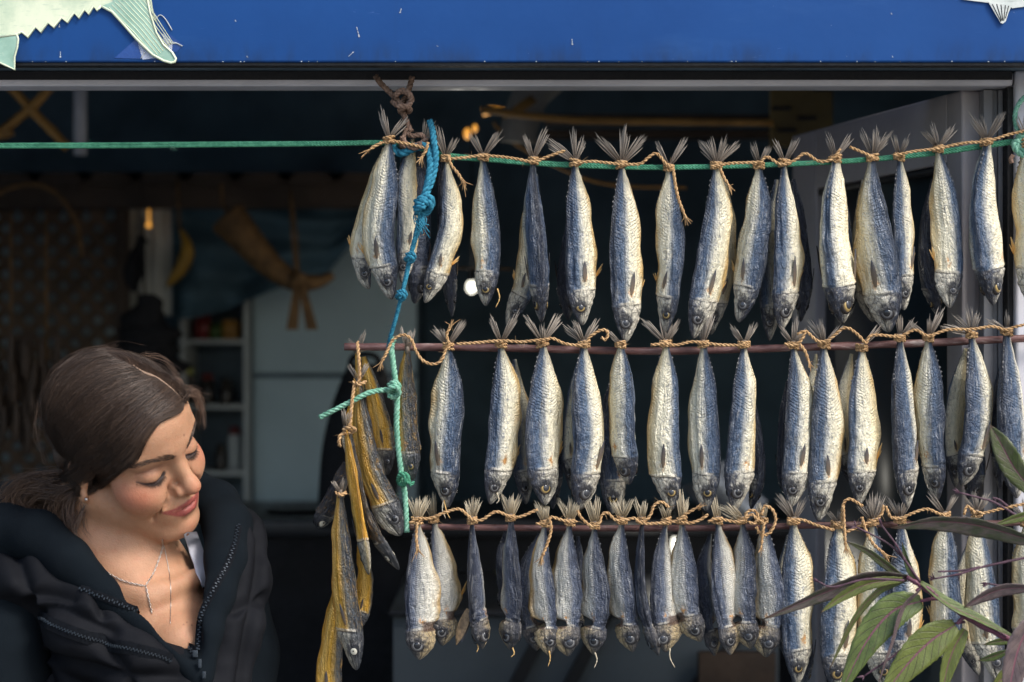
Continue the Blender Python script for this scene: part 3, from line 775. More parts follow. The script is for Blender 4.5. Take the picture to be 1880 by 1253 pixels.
    ed = g.math('SQRT', g.math('ADD', g.math('POWER', g.math('MULTIPLY', g.math('SUBTRACT', u, .885), 15.0), 2.0), g.math('POWER', g.math('MULTIPLY', g.math('SUBTRACT', th, .40), 4.0), 2.0)))
    ed = g.math('ADD', ed, g.math('MULTIPLY', g.math('SUBTRACT', mid, .5), .9))
    hc = g.mix(g.smooth(ed, 1.05, .55, 0, .92), hc, (.020, .023, .030))
    vor = g.n('ShaderNodeTexVoronoi', feature='DISTANCE_TO_EDGE'); vor.inputs['Scale'].default_value = 1.0
    g.put(vor.inputs['Vector'], g.comb(g.math('ADD', g.math('MULTIPLY', al, 3.4), mid), g.math('ADD', g.math('MULTIPLY', ar, 4.2), g.math('MULTIPLY', blot, .8)), rd))
    plate_ = g.smooth(vor.outputs['Distance'], .10, .0)
    hc = g.mix(g.math('MULTIPLY', plate_, .7), hc, (.045, .042, .045))
    hc = g.mix(g.smooth(mid, .58, .70, 0, .55), hc, (.52, .49, .42))
    hc = g.mix(g.smooth(fine, .55, .72, 0, .6), hc, (.03, .035, .045))
    mo = g.math('ABSOLUTE', g.math('SUBTRACT', th, g.math('ADD', .60, g.math('MULTIPLY', g.math('SUBTRACT', 1.0, u), -.5))))
    hc = g.mix(g.math('MULTIPLY', g.smooth(mo, .035, .012), g.smooth(u, .905, .925)), hc, (.02, .018, .018))
    hc = g.mix(g.math('MULTIPLY', g.smooth(u, .95, .995), .5), hc, (.05, .05, .055))
    c = g.mix(hd, c, hc)
    gu = g.math('ADD', g.math('SUBTRACT', u, gx), g.math('ADD', g.math('MULTIPLY', g.math('SUBTRACT', th, .5), .03), g.math('MULTIPLY', g.math('SUBTRACT', mid, .5), .012)))
    gd = g.math('ABSOLUTE', g.math('SUBTRACT', gu, .781)); gl = g.math('ABSOLUTE', g.math('SUBTRACT', gu, .770))
    gm = g.math('MULTIPLY', g.smooth(th, .2, .34), g.smooth(th, .98, .9))
    c = g.mix(g.math('MULTIPLY', g.smooth(gl, .010, .004), g.math('MULTIPLY', gm, .6)), c, (.66, .60, .48))
    c = g.mix(g.math('MULTIPLY', g.smooth(gd, .0055, .002), g.math('MULTIPLY', g.math('MULTIPLY', gm, g.smooth(blot, .40, .56)), .7)), c, (.035, .032, .034))
    if kind == 'small':                       # torn belly opening
        op = g.math('MULTIPLY', g.math('MULTIPLY', g.smooth(u, .715, .73), g.smooth(u, .80, .785)), g.smooth(th, .45, .6))
        c = g.mix(g.math('MULTIPLY', op, .9), c, (.075, .035, .018))
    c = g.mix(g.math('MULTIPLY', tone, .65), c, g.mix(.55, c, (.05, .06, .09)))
    hgt = g.math('ADD', g.math('ADD', g.math('ADD', g.math('MULTIPLY', crum, 1.25), g.math('MULTIPLY', fib, .7)), g.math('MULTIPLY', longw, 1.1)), g.math('ADD', g.math('MULTIPLY', fine, .35), g.math('ADD', g.math('MULTIPLY', mid, .55), g.math('MULTIPLY', g.math('MULTIPLY', chev, g.math('MULTIPLY', g.smooth(u, .62, .30), g.smooth(blot, .38, .60))), .12))))
    rg = g.math('ADD', g.smooth(blot, .3, .7, .24, .40), g.math('MULTIPLY', g.math('SUBTRACT', fine, .5), .25))
    return g.done(c, rg, g.bump(hgt, 1.0, .0040), .10, .6)
SK = {k: skin_mat(k) for k in ('mackerel', 'small', 'gold')}
def fin_mat(name, base, tip):
    g = G(name); uv = g.sep(g.uv())
    n1 = g.noise(g.comb(g.math('MULTIPLY', uv[0], 30), g.math('MULTIPLY', uv[1], 4), g.math('MULTIPLY', g.rand(), 50)), 1, 3, .6)
    c = g.ramp(g.math('ADD', uv[1], g.math('MULTIPLY', g.math('SUBTRACT', n1, .5), .7)), [(.08, base), (.55, tuple((a + b) / 2 for a, b in zip(base, tip))), (.95, tip)])
    g.done(c, .55, g.bump(n1, .4, .0005), 0, .4)
    return g.m
M['fin'] = fin_mat('dried_tail_fin', (.085, .06, .04), (.34, .30, .25))
M['fin_pale'] = fin_mat('dried_pale_fin', (.26, .19, .10), (.52, .46, .34))
M['fin_dark'] = fin_mat('dried_dark_fin', (.15, .11, .07), (.035, .040, .054))
M['finlet'] = plain('dried_finlet', (.10, .10, .10), .6, .4, 90)
M['fin_orange'] = fin_mat('dried_orange_fin', (.56, .24, .035), (.55, .38, .16))
def eye_mat(name, inner, outer):
    g = G(name); uv = g.sep(g.uv())
    c = g.ramp(g.math('ADD', uv[0], g.math('MULTIPLY', g.math('SUBTRACT', g.noise(g.uv(), 9, 3, .6), .5), .25)), [(.35, inner), (.62, outer), (.80, inner), (.93, (.022, .02, .02))])
    return g.done(c, .22, None, .1, .5)
M['eye_gold'] = eye_mat('gold_fish_eye', (.16, .11, .045), (.40, .29, .11))
M['eye_grey'] = eye_mat('grey_fish_eye', (.055, .055, .06), (.19, .19, .185))
M['eye_white'] = eye_mat('white_fish_eye', (.62, .58, .46), (.66, .62, .50))
def pupil_mat(nm, c):
    g = G(nm); return g.done(c, .08, None, 0, .6)
M['pupil'] = pupil_mat('black_pupil', (.010, .011, .014))
M['pupil_cloudy'] = pupil_mat('cloudy_pupil', (.035, .038, .045))

PROF = {
 'mackerel': dict(
  d=[(0,.19),(.04,.24),(.10,.42),(.16,.58),(.22,.74),(.30,.86),(.42,.97),(.55,1.0),(.68,.97),(.765,.92),(.80,.90),(.86,.76),(.91,.58),(.955,.37),(.985,.20),(1.0,.06)],
  v=[(0,.19),(.04,.24),(.10,.42),(.16,.58),(.22,.74),(.30,.87),(.42,.98),(.55,1.02),(.68,1.0),(.765,.93),(.80,.90),(.86,.80),(.91,.63),(.955,.44),(.985,.26),(1.0,.08)],
  w=[(0,.16),(.06,.22),(.14,.36),(.24,.50),(.42,.60),(.66,.64),(.77,.64),(.86,.54),(.93,.36),(.98,.18),(1.0,.06)]),
 'small': dict(
  d=[(0,.16),(.06,.22),(.14,.42),(.25,.66),(.40,.86),(.55,.94),(.66,.88),(.73,.76),(.77,.70),(.80,.78),(.85,.82),(.90,.68),(.95,.40),(.985,.20),(1.0,.06)],
  v=[(0,.16),(.06,.22),(.14,.46),(.25,.74),(.40,1.0),(.55,1.14),(.64,1.16),(.70,1.04),(.728,.50),(.748,-.10),(.768,-.06),(.785,.70),(.82,1.08),(.86,1.10),(.91,.88),(.955,.54),(.985,.26),(1.0,.06)],
  w=[(0,.12),(.1,.2),(.25,.36),(.45,.46),(.64,.46),(.73,.36),(.765,.34),(.80,.52),(.86,.56),(.93,.40),(.98,.16),(1.0,.05)]),
 'gold': dict(
  d=[(0,.26),(.05,.34),(.12,.50),(.25,.72),(.42,.86),(.6,.94),(.74,.98),(.79,1.0),(.85,.92),(.90,.74),(.95,.50),(.985,.28),(1.0,.08)],
  v=[(0,.26),(.05,.34),(.12,.50),(.25,.70),(.42,.88),(.6,.98),(.74,1.0),(.79,1.02),(.85,.96),(.90,.80),(.95,.58),(.985,.34),(1.0,.10)],
  w=[(0,.18),(.1,.34),(.3,.5),(.6,.62),(.78,.68),(.87,.58),(.94,.40),(.985,.2),(1.0,.06)]),
}
TS = [i / 52 * .72 for i in range(52)] + [.72 + .28 * (i / 40) for i in range(41)]
NA = 44

def fan(parent, base, tips, seed, name='tail_fin', mat=None, Y=0.0, w0=2.6):
    """Torn tail: each lobe is a fan of stiff rays joined by membrane near the base."""
    rs = random.Random(seed); b = MB(); uv = []
    o = at(base[0], base[1], Y)
    for (tx, ty) in tips:
        tip = at(tx, ty, Y); L = (tip - o).length
        axis = (tip - o).normalized(); side = Vector((axis.z, 0, -axis.x))
        n = rs.randint(8, 12); yb = rs.uniform(-.006, .006)
        half = L * rs.uniform(.13, .19)
        for k in range(n):
            f = (k + .5) / n * 2 - 1
            l = L * (1.16 - .20 * abs(f) ** 1.5) * rs.uniform(.74, 1.08)
            e = o + axis * l + side * half * f * rs.uniform(.85, 1.2) + Vector((0, yb + rs.uniform(-.004, .004), 0))
            s = o + side * mm(w0) * f
            bend = side * rs.uniform(-1, 1) * L * .03 + Vector((0, -.002, 0))
            wr = half / n * 1.18
            pr = []
            for q, wq in ((0, .9), (.3, 1.1), (.66, 1.02), (.88, .58), (1.0, .10)):
                p = s.lerp(e, q) + bend * math.sin(q * 3.1)
                pr.append((p, wr * wq * (.45 + .55 * min(1, q * 1.6))))
            vs = []
            for (p, ww) in pr: vs += [p - side * ww, p + Vector((0, -.0009, 0)), p + side * ww]
            for (p, ww), q in zip(pr, (0, .3, .62, .86, 1)): uv += [(k / n, q), (k / n + .05, q), (k / n + .1, q)]
            fs = []
            for i in range(len(pr) - 1):
                fs += [(i*3, i*3+1, i*3+4, i*3+3), (i*3+1, i*3+2, i*3+5, i*3+4)]
            b.add(vs, fs)
    return b.build(name, mat or M['fin'], parent, uv=uv)

def blade(b, uv, base, tip, width, nrm, bend=.1):
    """A folded fin: a leaf shaped blade with a raised mid ray."""
    ax = tip - base; L = ax.length; ax.normalize(); side = ax.cross(nrm).normalized()
    vs = []; fs = []; n = 5
    for i in range(n + 1):
        q = i / n; ww = width * (math.sin(math.pi * (.12 + .86 * q)) ** .8) * .5
        p = base + ax * L * q + nrm * bend * L * math.sin(q * 2.2)
        vs += [p - side * ww, p + nrm * width * .16, p + side * ww]; uv += [(0, q), (.5, q), (1, q)]
        if i < n: fs += [(i*3, i*3+1, i*3+4, i*3+3), (i*3+1, i*3+2, i*3+5, i*3+4)]
    b.add(vs, fs)

FISH_N = [0]
def make_fish(pts, W, a, label, group, kind='mackerel', bw=.36, Y=0.0, tips=None, eye='grey', tone=0.0, pelv=1, tend=(), mouth=0.0, name=None, cat='dried fish', finw=2.6, finmat=None, lean=0.0, twist=0.0):
    FISH_N[0] += 1; seed = FISH_N[0] * 13 + 5; rs = random.Random(seed)
    nm = name or {'mackerel': 'dried_mackerel', 'small': 'dried_horse_mackerel', 'gold': 'dried_golden_fish'}[kind]
    if len(pts) > 3:
        jj = rs.uniform(-5, 5); pts = [pts[0], (pts[1][0] + jj * .6, pts[1][1]), (pts[2][0] + jj + rs.uniform(-3, 3), pts[2][1])] + list(pts[3:])
    twist += rs.uniform(-26, 26); W = W * rs.uniform(.96, 1.07); flat = rs.uniform(.76, .98) * (.62 if kind == 'gold' else 1)
    P3 = [at(p[0], p[1], Y) for p in pts]
    dense = catmull(P3, 24); cum = [0.0]
    for p, q in zip(dense, dense[1:]): cum.append(cum[-1] + (q - p).length)
    tot = cum[-1]
    def along(t):
        s = min(max(t, 0), 1) * tot
        for i in range(len(cum) - 1):
            if cum[i+1] >= s:
                f = (s - cum[i]) / max(1e-9, cum[i+1] - cum[i]); return dense[i].lerp(dense[i+1], f)
        return dense[-1].copy()
    root = thing(nm, P3[0], label, cat, group)
    Ww = mm(W, Y); pr = PROF[kind]
    H = Ww * .5 / math.sqrt(math.cos(R(a)) ** 2 + ((.56 if kind != 'small' else .47) * math.sin(R(a))) ** 2)
    if kind == 'small': H *= 1.06
    H = min(H, Ww * (.72 if kind != 'small' else .86))
    # individual bumps of the dried body
    ph = [rs.uniform(0, 6.28) for _ in range(6)]; amp = rs.uniform(.6, 1.2) * (1.7 if kind == 'gold' else 1.25 if kind == 'small' else 1)
    nzo = Vector((seed * 1.7, seed * .37, seed * .9))
    folds = [(rs.uniform(.35, 2.7), rs.uniform(.06, .14), rs.uniform(.04, .12), rs.uniform(2, 6), rs.uniform(0, 6.28), rs.choice((0, 1, -1))) for _ in range(7)]
    folds.append((bw * math.pi, .045, .075, 3, ph[3], 0)); folds.append((bw * math.pi + .9, .09, .06, 4, ph[4], 0)); fold_b = rs.uniform(.04, .16)
    mouth += rs.uniform(0, .24)
    heal = rs.choice((0, .15, .45, .75, .9))
    gill = rs.uniform(-.014, .014); gslope = rs.uniform(.2, 1.8); gdeep = rs.uniform(.5, 1.5)
    rings = []; info = []; uv = []
    for i, t in enumerate(TS):
        c = along(t); e = along(t + .012) - along(t - .012); T = e.normalized()
        aa = R(a + twist * (t - .4) + 5 * math.sin(t * 5 + ph[0]))
        D = Vector((-math.cos(aa), -math.sin(aa), 0)); D = (D - T * D.dot(T)).normalized(); S = D.cross(T).normalized()
        c = c + Vector((0, lean * t, 0)) + (D * .012 * math.sin(t * 7 + ph[1]) + S * .02 * math.sin(t * 6 + ph[2])) * H * 2
        hd, hv, w = (lerp_table(pr[k], t) * H for k in 'dvw'); w *= flat
        if kind == 'small' and .70 < t < .81: hv += (1.02 * H - hv) * heal; hd += (.85 * H - hd) * heal * .5; w += (.46 * H - w) * heal
        wob = 1 + .07 * math.sin(t * 11 + ph[3]) + .05 * math.sin(t * 23 + ph[5]); hv *= wob; w *= 1 + .08 * math.sin(t * 9 + ph[2])
        ring = []
        for j in range(NA):
            th = 2 * math.pi * j / NA - math.pi; ct, sn = math.cos(th), math.sin(th)
            rad_d = hd if ct >= 0 else hv
            pinch = 1 - .30 * max(0, -ct) ** 1.4 * (1 if t < .77 else .5) - .10 * max(0, ct) ** 3
            body = 1.0
            if t < .77:
                q = Vector((t * 9, th * 1.1, 0)) + nzo
                body += amp * (.095 * noise.noise(q) + .085 * noise.noise(Vector((t * 3.2, th * 3.6, 5)) + nzo)) * min(1, t * 6)
                tg = min(1, t * 5) * min(1, (.77 - t) * 14)
                for (f0, fw, fd, fk, fp, fs_) in folds:                                        # long folds where the flesh has dried in
                    dth = (abs(th) if fs_ == 0 else th * fs_) - (f0 + (.06 if fw == .045 else .22) * math.sin(t * fk + fp))
                    body -= fd * math.exp(-(dth / fw) ** 2) * tg * (.55 + .45 * math.sin(t * 9 + fp * 2))
                    body += fd * .45 * math.exp(-((dth - fw * 1.9) / fw) ** 2) * tg
                body += .007 * math.sin(t * (150 if kind != 'small' else 210) + abs(abs(th) - 1.48) * 5 + 3 * noise.noise(Vector((t * 14, th * 2, 9)) + nzo)) * tg * max(0, 1 - abs(abs(th) - 1.5))
                body -= fold_b * math.exp(-((abs(th) - 2.25) / .38) ** 2) * tg * max(0, min(1, (t - .15) * 4))   # sunken belly wall
            else:
                q = Vector((t * 26, th * 1.6, 3)) + nzo; body += .055 * noise.noise(q) + .03 * noise.noise(q * 2.3)
            at_ = abs(th)
            gate = max(0, min(1, (at_ - .6) / .4)) * max(0, min(1, (3.0 - at_) / .3))
            gt = t - gill + .03 * (at_ / math.pi - .5) + .006 * math.sin(at_ * 4 * gslope + ph[4])
            body += gdeep * gate * (.045 * math.exp(-((gt - .770) / .010) ** 2) - .065 * math.exp(-((gt - .784) / .005) ** 2) + .03 * math.exp(-((gt - .80) / .012) ** 2))
            if t > .80:
                body -= .13 * math.exp(-(((t - .885) / .022) ** 2 + ((at_ - 1.25) / .33) ** 2))       # eye socket
                body += .05 * math.exp(-(((t - .885) / .036) ** 2 + ((at_ - 1.25) / .55) ** 2))
                mt = 1.885 - 1.57 * (1 - t)
                if t > .905: body -= (.30 + mouth) * math.exp(-((at_ - mt) / .11) ** 2) * min(1, (t - .905) / .03)   # mouth line
                body -= .05 * math.exp(-(((t - .845) / .012) ** 2)) * (1 if at_ > 1.5 else .2)
            if kind == 'small' and .68 < t < .80: body *= 1 + .12 * noise.noise(Vector((th * 3, t * 60, 1)) + nzo)
            p = c + D * (rad_d * ct * body) + S * (w * math.copysign(abs(sn) ** 1.22, sn) * body * pinch)
            ring.append(p)
            uv.append((t, j / NA))
        rings.append(ring); info.append((c, T, D, S, hd, hv, w))
    # ring seam: add a closing column so that the texture does not wrap
    vs = []; uvs = []; m = NA + 1
    for i, ring in enumerate(rings):
        for j in range(NA): vs.append(ring[j]); uvs.append((TS[i], j / NA))
        vs.append(ring[0]); uvs.append((TS[i], 1.0))
    fs = []
    for i in range(len(rings) - 1):
        for j in range(NA): fs.append((i*m+j, i*m+j+1, (i+1)*m+j+1, (i+1)*m+j))
    fs.append(tuple((len(rings)-1)*m + j for j in range(NA))); fs.append(tuple(range(NA - 1, -1, -1)))
    b = MB(); b.add(vs, fs)
    ob = b.build('body', SK[kind], root, uv=uvs)
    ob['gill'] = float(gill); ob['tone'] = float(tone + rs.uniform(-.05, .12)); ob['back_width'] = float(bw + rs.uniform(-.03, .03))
    # eyes
    te = .885; k = min(range(len(TS)), key=lambda i: abs(TS[i] - te)); c, T, D, S, hd, hv, w = info[k]
    er = H * (.305 if kind == 'mackerel' else .36 if kind == 'small' else .32) * rs.uniform(.92, 1.08)
    for s in (1, -1):
        th = s * R(72); ct, sn = math.cos(th), math.sin(th)
        nr = (D * (ct / max(hd, 1e-5)) + S * (sn / max(w, 1e-5))).normalized()
        p = c + D * hd * ct * .93 + S * w * sn * .93 - nr * er * .16
        if nr.y > .75: continue                       # this eye only faces into the shop
        e1 = T - nr * T.dot(nr); e1.normalize(); e2 = nr.cross(e1)
        b = MB(); uvq = []; rows = []
        for (r, z) in ((1.15, -.30), (1.10, -.04), (1.0, .10), (.90, .07), (.76, .15), (.58, .22), (.40, .26), (.2, .28), (.01, .29)):
            rows.append([p + (e1 * math.cos(2*math.pi*j/18) + e2 * math.sin(2*math.pi*j/18)) * er * r + nr * er * z for j in range(18)])
            uvq += [(min(1, r), j / 18) for j in range(18)]
        b.sheet(rows, True); eo = b.build('eye', M['eye_' + eye], root, uv=uvq)
        pr_ = er * (.56 if eye != 'white' else .20); pp = p + nr * er * (.22 if eye != 'white' else .27); b = MB(); rows = []
        for (r, z) in ((1, -.05), (.95, .12), (.7, .26), (.35, .34), (.02, .36)):
            rows.append([pp + (e1 * math.cos(2*math.pi*j/12) + e2 * math.sin(2*math.pi*j/12)) * pr_ * r + nr * pr_ * z for j in range(12)])
        b.sheet(rows, True); b.build('pupil', M['pupil'] if rs.random() < .6 or eye == 'white' else M['pupil_cloudy'], eo)
    # folded pectoral fins
    if kind != 'small' and rs.random() < .8:
        tb = .735; k = min(range(len(TS)), key=lambda i: abs(TS[i] - tb)); c, T, D, S, hd, hv, w = info[k]
        for s in (1, -1):
            th = s * R(92); nr = S * s
            if nr.y > .85: continue
            p = c + D * hd * math.cos(th) + S * w * math.sin(th) * 1.02
            b = MB(); uvq = []; blade(b, uvq, p, p - T * H * rs.uniform(1.0, 1.5) + D * H * rs.uniform(-.15, .3) + nr * H * .08, H * .27, nr, .03)
            b.build('pectoral_fin', M['fin_dark'], root, uv=uvq)
    # orange pelvic fin at the belly edge
    if pelv:
        tb = .70 if kind != 'small' else .62; k = min(range(len(TS)), key=lambda i: abs(TS[i] - tb)); c, T, D, S, hd, hv, w = info[k]
        p = c - D * hv * .93; nr = (-D * .5 + S * (1 if S.y < 0 else -1)).normalized(); b = MB(); uvq = []
        d = (-T * rs.uniform(.75, 1) - D * rs.uniform(.12, .4) * pelv).normalized()
        blade(b, uvq, p, p + d * H * rs.uniform(.75, 1.1), H * .22, nr, .02)
        blade(b, uvq, p, p + (d - D * .25).normalized() * H * rs.uniform(.6, .95), H * .12, nr, .02)
        b.build('pelvic_fin', M['fin_orange'], root, uv=uvq)
    # finlets along both edges near the tail
    if kind != 'gold':
        b = MB(); uvq = []
        for t in (.085, .115, .145, .175, .205, .235) if kind == 'mackerel' else (.1, .14, .18):
            k = min(range(len(TS)), key=lambda i: abs(TS[i] - t)); c, T, D, S, hd, hv, w = info[k]
            for s, hh in ((1, hd), (-1, hv)):
                p = c + D * s * hh * .97; q = H * rs.uniform(.07, .13)
                b.add([p - T * q * .9, p + T * q * .9, p + D * s * q * .8 - T * q * .2, p + S * q * .35, p - S * q * .35], [(0, 3, 2), (3, 1, 2), (1, 4, 2), (4, 0, 2)])
                uvq += [(0, 0), (0, .2), (0, 1), (0, .4), (0, .4)]
        b.build('finlet_row', M['finlet'], root, uv=uvq, smooth=False)
    # dried threads that hang out of the mouth
    for tq in (tend if kind == 'mackerel' or rs.random() < .6 else ()):
        b = MB(); P = pxpath(tq, Y - .004, 5); n = len(P)
        b.tube(P, [mm(1.9) * (.5 + .6 * math.sin(i * 1.3) ** 2) * (1 - .6 * i / n) for i in range(n)], 5); b.build('dried_thread', M['fin_orange'] if rs.random() < .5 else M['fin_pale'], root, uv=[(0, .5 + .3 * (i % 3)) for i in range(len(b.v))])
    # tail
    if tips:
        fan(root, (pts[0][0], pts[0][1] - 2), tips, seed, 'tail_fin', finmat or M['fin'], Y, finw)
        b = MB(); q = at(pts[0][0], pts[0][1] - 9, Y); b.tube([q, (q + P3[0]) / 2, P3[0] + (along(.02) - P3[0])], [H * .16, H * .17, H * .19], 10)
        b.build('tail_stalk', M['fin'], root, uv=[(.3, .25)] * len(b.v))
    return root

# ------------------------------------------------------------------ the hanging fish
G1, G2, G3, G4, G5 = 'mackerel tied along the green rope', 'mackerel tied along the upper rod', 'small fish tied along the lower rod', 'mackerel tied along the lower rod', 'golden fish bunched at the rod end'
KNOTS = []
def F(g, pts, W, a, label, **k):
    if k.pop('knot', True) and k.get('kind') != 'gold': KNOTS.append((g, pts[0], k.get('Y', -.02), W))
    k.setdefault('Y', -.02)
    return make_fish(pts, W, a, label, g, **k)

# bunch below the brown hook rope
F(G1, [(706,272),(684,380),(666,450),(667,500),(678,531)], 46, 160, 'pale mackerel at the outer edge of the bunch, half behind another', Y=.004, knot=False, pelv=1, bw=.30)
F(G1, [(714,258),(708,340),(702,430),(707,500),(720,550)], 60, 158, 'big mackerel with blue back in front of the bunch under the hook rope', Y=-.03, tips=[(700,203),(744,219)], bw=.37, tone=.1)
F(G1, [(757,256),(748,330),(750,400),(747,465),(738,520)], 44, 12, 'mackerel bent over the hook knot, showing cream flank beside blue rope', Y=-.012, bw=.27, knot=False)
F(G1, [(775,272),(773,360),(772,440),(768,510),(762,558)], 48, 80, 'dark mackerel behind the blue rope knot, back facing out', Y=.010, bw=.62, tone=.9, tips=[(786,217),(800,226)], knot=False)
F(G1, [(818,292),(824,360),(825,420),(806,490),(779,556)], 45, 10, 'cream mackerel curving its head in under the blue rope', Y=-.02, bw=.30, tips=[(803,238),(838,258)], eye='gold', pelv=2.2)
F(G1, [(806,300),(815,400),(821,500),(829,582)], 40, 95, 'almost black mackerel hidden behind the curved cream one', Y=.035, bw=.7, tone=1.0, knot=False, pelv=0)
# along the green rope towards the door
F(G1, [(887,290),(890,380),(893,470),(893,562)], 52, 152, 'first mackerel right of the blue rope, blotchy blue with ragged mouth', bw=.40, tips=[(866,249),(918,245)], eye='gold', mouth=.12, pelv=0, tend=[[(913,530),(917,548),(910,565)]])
F(G1, [(979,296),(980,370),(986,460),(994,592)], 48, 105, 'slim dark blue mackerel seen from its back with gold eye', bw=.44, tips=[(964,252),(1004,240)], eye='gold', tone=.25, pelv=0)
F(G1, [(985,320),(976,420),(962,520),(932,600)], 40, 170, 'pale mackerel head poking out behind the slim dark blue one', Y=.02, bw=.3, knot=False, tone=.2)
F(G1, [(1056,300),(1060,380),(1062,470),(1069,598)], 57, 25, 'plump mackerel with gold ringed eye and fin spike, third along the rope', bw=.36, tips=[(1007,260),(1052,240),(1072,255)], eye='gold', pelv=1.6)
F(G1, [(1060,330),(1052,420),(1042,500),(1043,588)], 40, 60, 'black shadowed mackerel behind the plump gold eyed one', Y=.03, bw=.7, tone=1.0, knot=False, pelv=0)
F(G1, [(1141,303),(1147,390),(1149,480),(1148,630)], 56, 28, 'longest mackerel of the rope with dark sunken eye socket', bw=.40, tips=[(1100,254),(1147,240),(1178,257)], pelv=.6)
F(G1, [(1228,309),(1225,390),(1228,480),(1222,612)], 53, 158, 'mackerel with orange ringed eye and frayed twine end hanging beside it', bw=.36, tips=[(1206,263),(1256,260)], eye='gold', twist=-20)
F(G1, [(1315,305),(1319,390),(1304,500),(1274,622)], 60, 18, 'mackerel whose body slants down toward the woman, spread four lobed tail', bw=.36, tips=[(1287,262),(1302,256),(1331,256),(1354,263)], eye='grey', pelv=.5)
F(G1, [(1330,330),(1338,430),(1328,530),(1305,615)], 42, 20, 'grey mackerel behind the slanting one with spread tail', Y=.022, bw=.2, tone=.5, knot=False, pelv=0)
F(G1, [(1393,305),(1394,390),(1384,480),(1357,592)], 56, 152, 'mackerel slanting with cream belly, tied close to its neighbour', bw=.38, tips=[(1380,263),(1411,271)], pelv=1.2)
F(G1, [(1425,330),(1415,430),(1412,530),(1412,626)], 44, 25, 'mackerel squeezed behind two others, snout showing between them', Y=.018, bw=.34, tone=.35, knot=False, pelv=0)
F(G1, [(1440,300),(1446,390),(1448,480),(1436,606)], 60, 50, 'mackerel with striped blue back and cream both sides, next to squeezed pair', bw=.30, tips=[(1422,259),(1462,256)])
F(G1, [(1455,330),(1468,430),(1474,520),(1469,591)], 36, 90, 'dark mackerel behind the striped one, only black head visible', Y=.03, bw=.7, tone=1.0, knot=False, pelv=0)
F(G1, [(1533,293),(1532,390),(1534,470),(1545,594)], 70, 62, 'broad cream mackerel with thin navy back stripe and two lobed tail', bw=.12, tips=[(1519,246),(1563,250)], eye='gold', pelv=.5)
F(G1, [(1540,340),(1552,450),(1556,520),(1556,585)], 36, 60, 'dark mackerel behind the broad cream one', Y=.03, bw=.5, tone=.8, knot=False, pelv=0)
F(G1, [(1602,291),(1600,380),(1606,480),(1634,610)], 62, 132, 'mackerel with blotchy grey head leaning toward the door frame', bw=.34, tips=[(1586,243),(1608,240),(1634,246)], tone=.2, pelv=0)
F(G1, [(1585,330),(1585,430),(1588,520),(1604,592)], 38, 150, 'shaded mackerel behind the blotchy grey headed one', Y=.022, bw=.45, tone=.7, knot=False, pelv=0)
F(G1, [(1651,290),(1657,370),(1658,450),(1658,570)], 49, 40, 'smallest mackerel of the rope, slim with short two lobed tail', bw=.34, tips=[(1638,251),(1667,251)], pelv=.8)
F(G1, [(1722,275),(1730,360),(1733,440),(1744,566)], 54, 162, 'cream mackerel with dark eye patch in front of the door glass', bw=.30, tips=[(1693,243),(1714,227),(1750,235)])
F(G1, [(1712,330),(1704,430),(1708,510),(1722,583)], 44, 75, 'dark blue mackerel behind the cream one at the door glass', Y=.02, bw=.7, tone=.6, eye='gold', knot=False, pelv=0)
F(G1, [(1811,262),(1807,350),(1810,440),(1822,560)], 66, 60, 'mackerel with bright white head and black snout by the door frame', bw=.17, tips=[(1783,214),(1803,218),(1838,213)], eye='gold', pelv=.5)
F(G1, [(1886,265),(1890,340),(1893,430),(1897,560)], 60, 140, 'cream mackerel cut off beyond the green rope knot at the jamb', Y=-.03, bw=.3, tips=[(1873,218),(1905,220)])

# along the upper rod
F(G2, [(748,645),(747,720),(754,800),(758,882)], 45, 150, 'golden grey fish hanging alone between rope and first rod mackerel', kind='gold', bw=.50, tips=[(738,606),(756,606)], finw=4, eye='gold', pelv=0, name='dried_golden_fish', knot=False)
F(G2, [(823,637),(823,720),(822,820),(822,932)], 59, 155, 'first big mackerel on the rod with threads dangling from its mouth', bw=.40, tips=[(797,604),(812,606),(850,594)], pelv=0, tend=[[(816,912),(812,935),(818,952)], [(814,915),(820,940),(826,952)]])
F(G2, [(920,633),(925,710),(920,820),(900,926)], 60, 18, 'mackerel with lifted gill cover and head tipped toward the woman', bw=.36, tips=[(902,586),(948,578)], eye='grey', mouth=.1, tend=[[(912,905),(916,918),(911,925)]])
F(G2, [(944,660),(952,760),(956,850),(965,926)], 42, 25, 'grey mackerel behind the one with lifted gill cover', Y=.02, bw=.4, tone=.4, knot=False, pelv=0)
F(G2, [(996,632),(1000,720),(1001,820),(999,928)], 66, 40, 'plump mackerel with bright gold ringed eye on the upper rod', bw=.34, tips=[(966,584),(997,598),(1026,582)], eye='gold')
F(G2, [(1010,680),(1018,780),(1022,860),(1014,935)], 30, 80, 'sliver of dark mackerel behind the bright gold eyed one', Y=.03, bw=.6, tone=.9, knot=False, pelv=0)
F(G2, [(1072,633),(1078,720),(1080,820),(1065,937)], 64, 48, 'mackerel with navy stripe and loose pale flap along its side', bw=.30, tips=[(1036,600),(1055,592),(1096,590)], eye='grey')
F(G2, [(1066,650),(1054,740),(1050,830),(1048,900)], 30, 15, 'pale flap of a mackerel hidden behind the navy striped one', Y=.012, bw=.15, knot=False, pelv=0)
F(G2, [(1139,634),(1142,710),(1146,790),(1156,890)], 53, 128, 'short mackerel with orange belly fin and sunken eye', bw=.24, tips=[(1115,608),(1124,620)], pelv=1, tone=.1)
F(G2, [(1133,670),(1126,780),(1130,860),(1122,944)], 56, 35, 'mackerel whose big head shows below the short one, mouth agape', Y=.014, bw=.5, tone=.3, eye='gold', knot=False, mouth=.2, pelv=0)
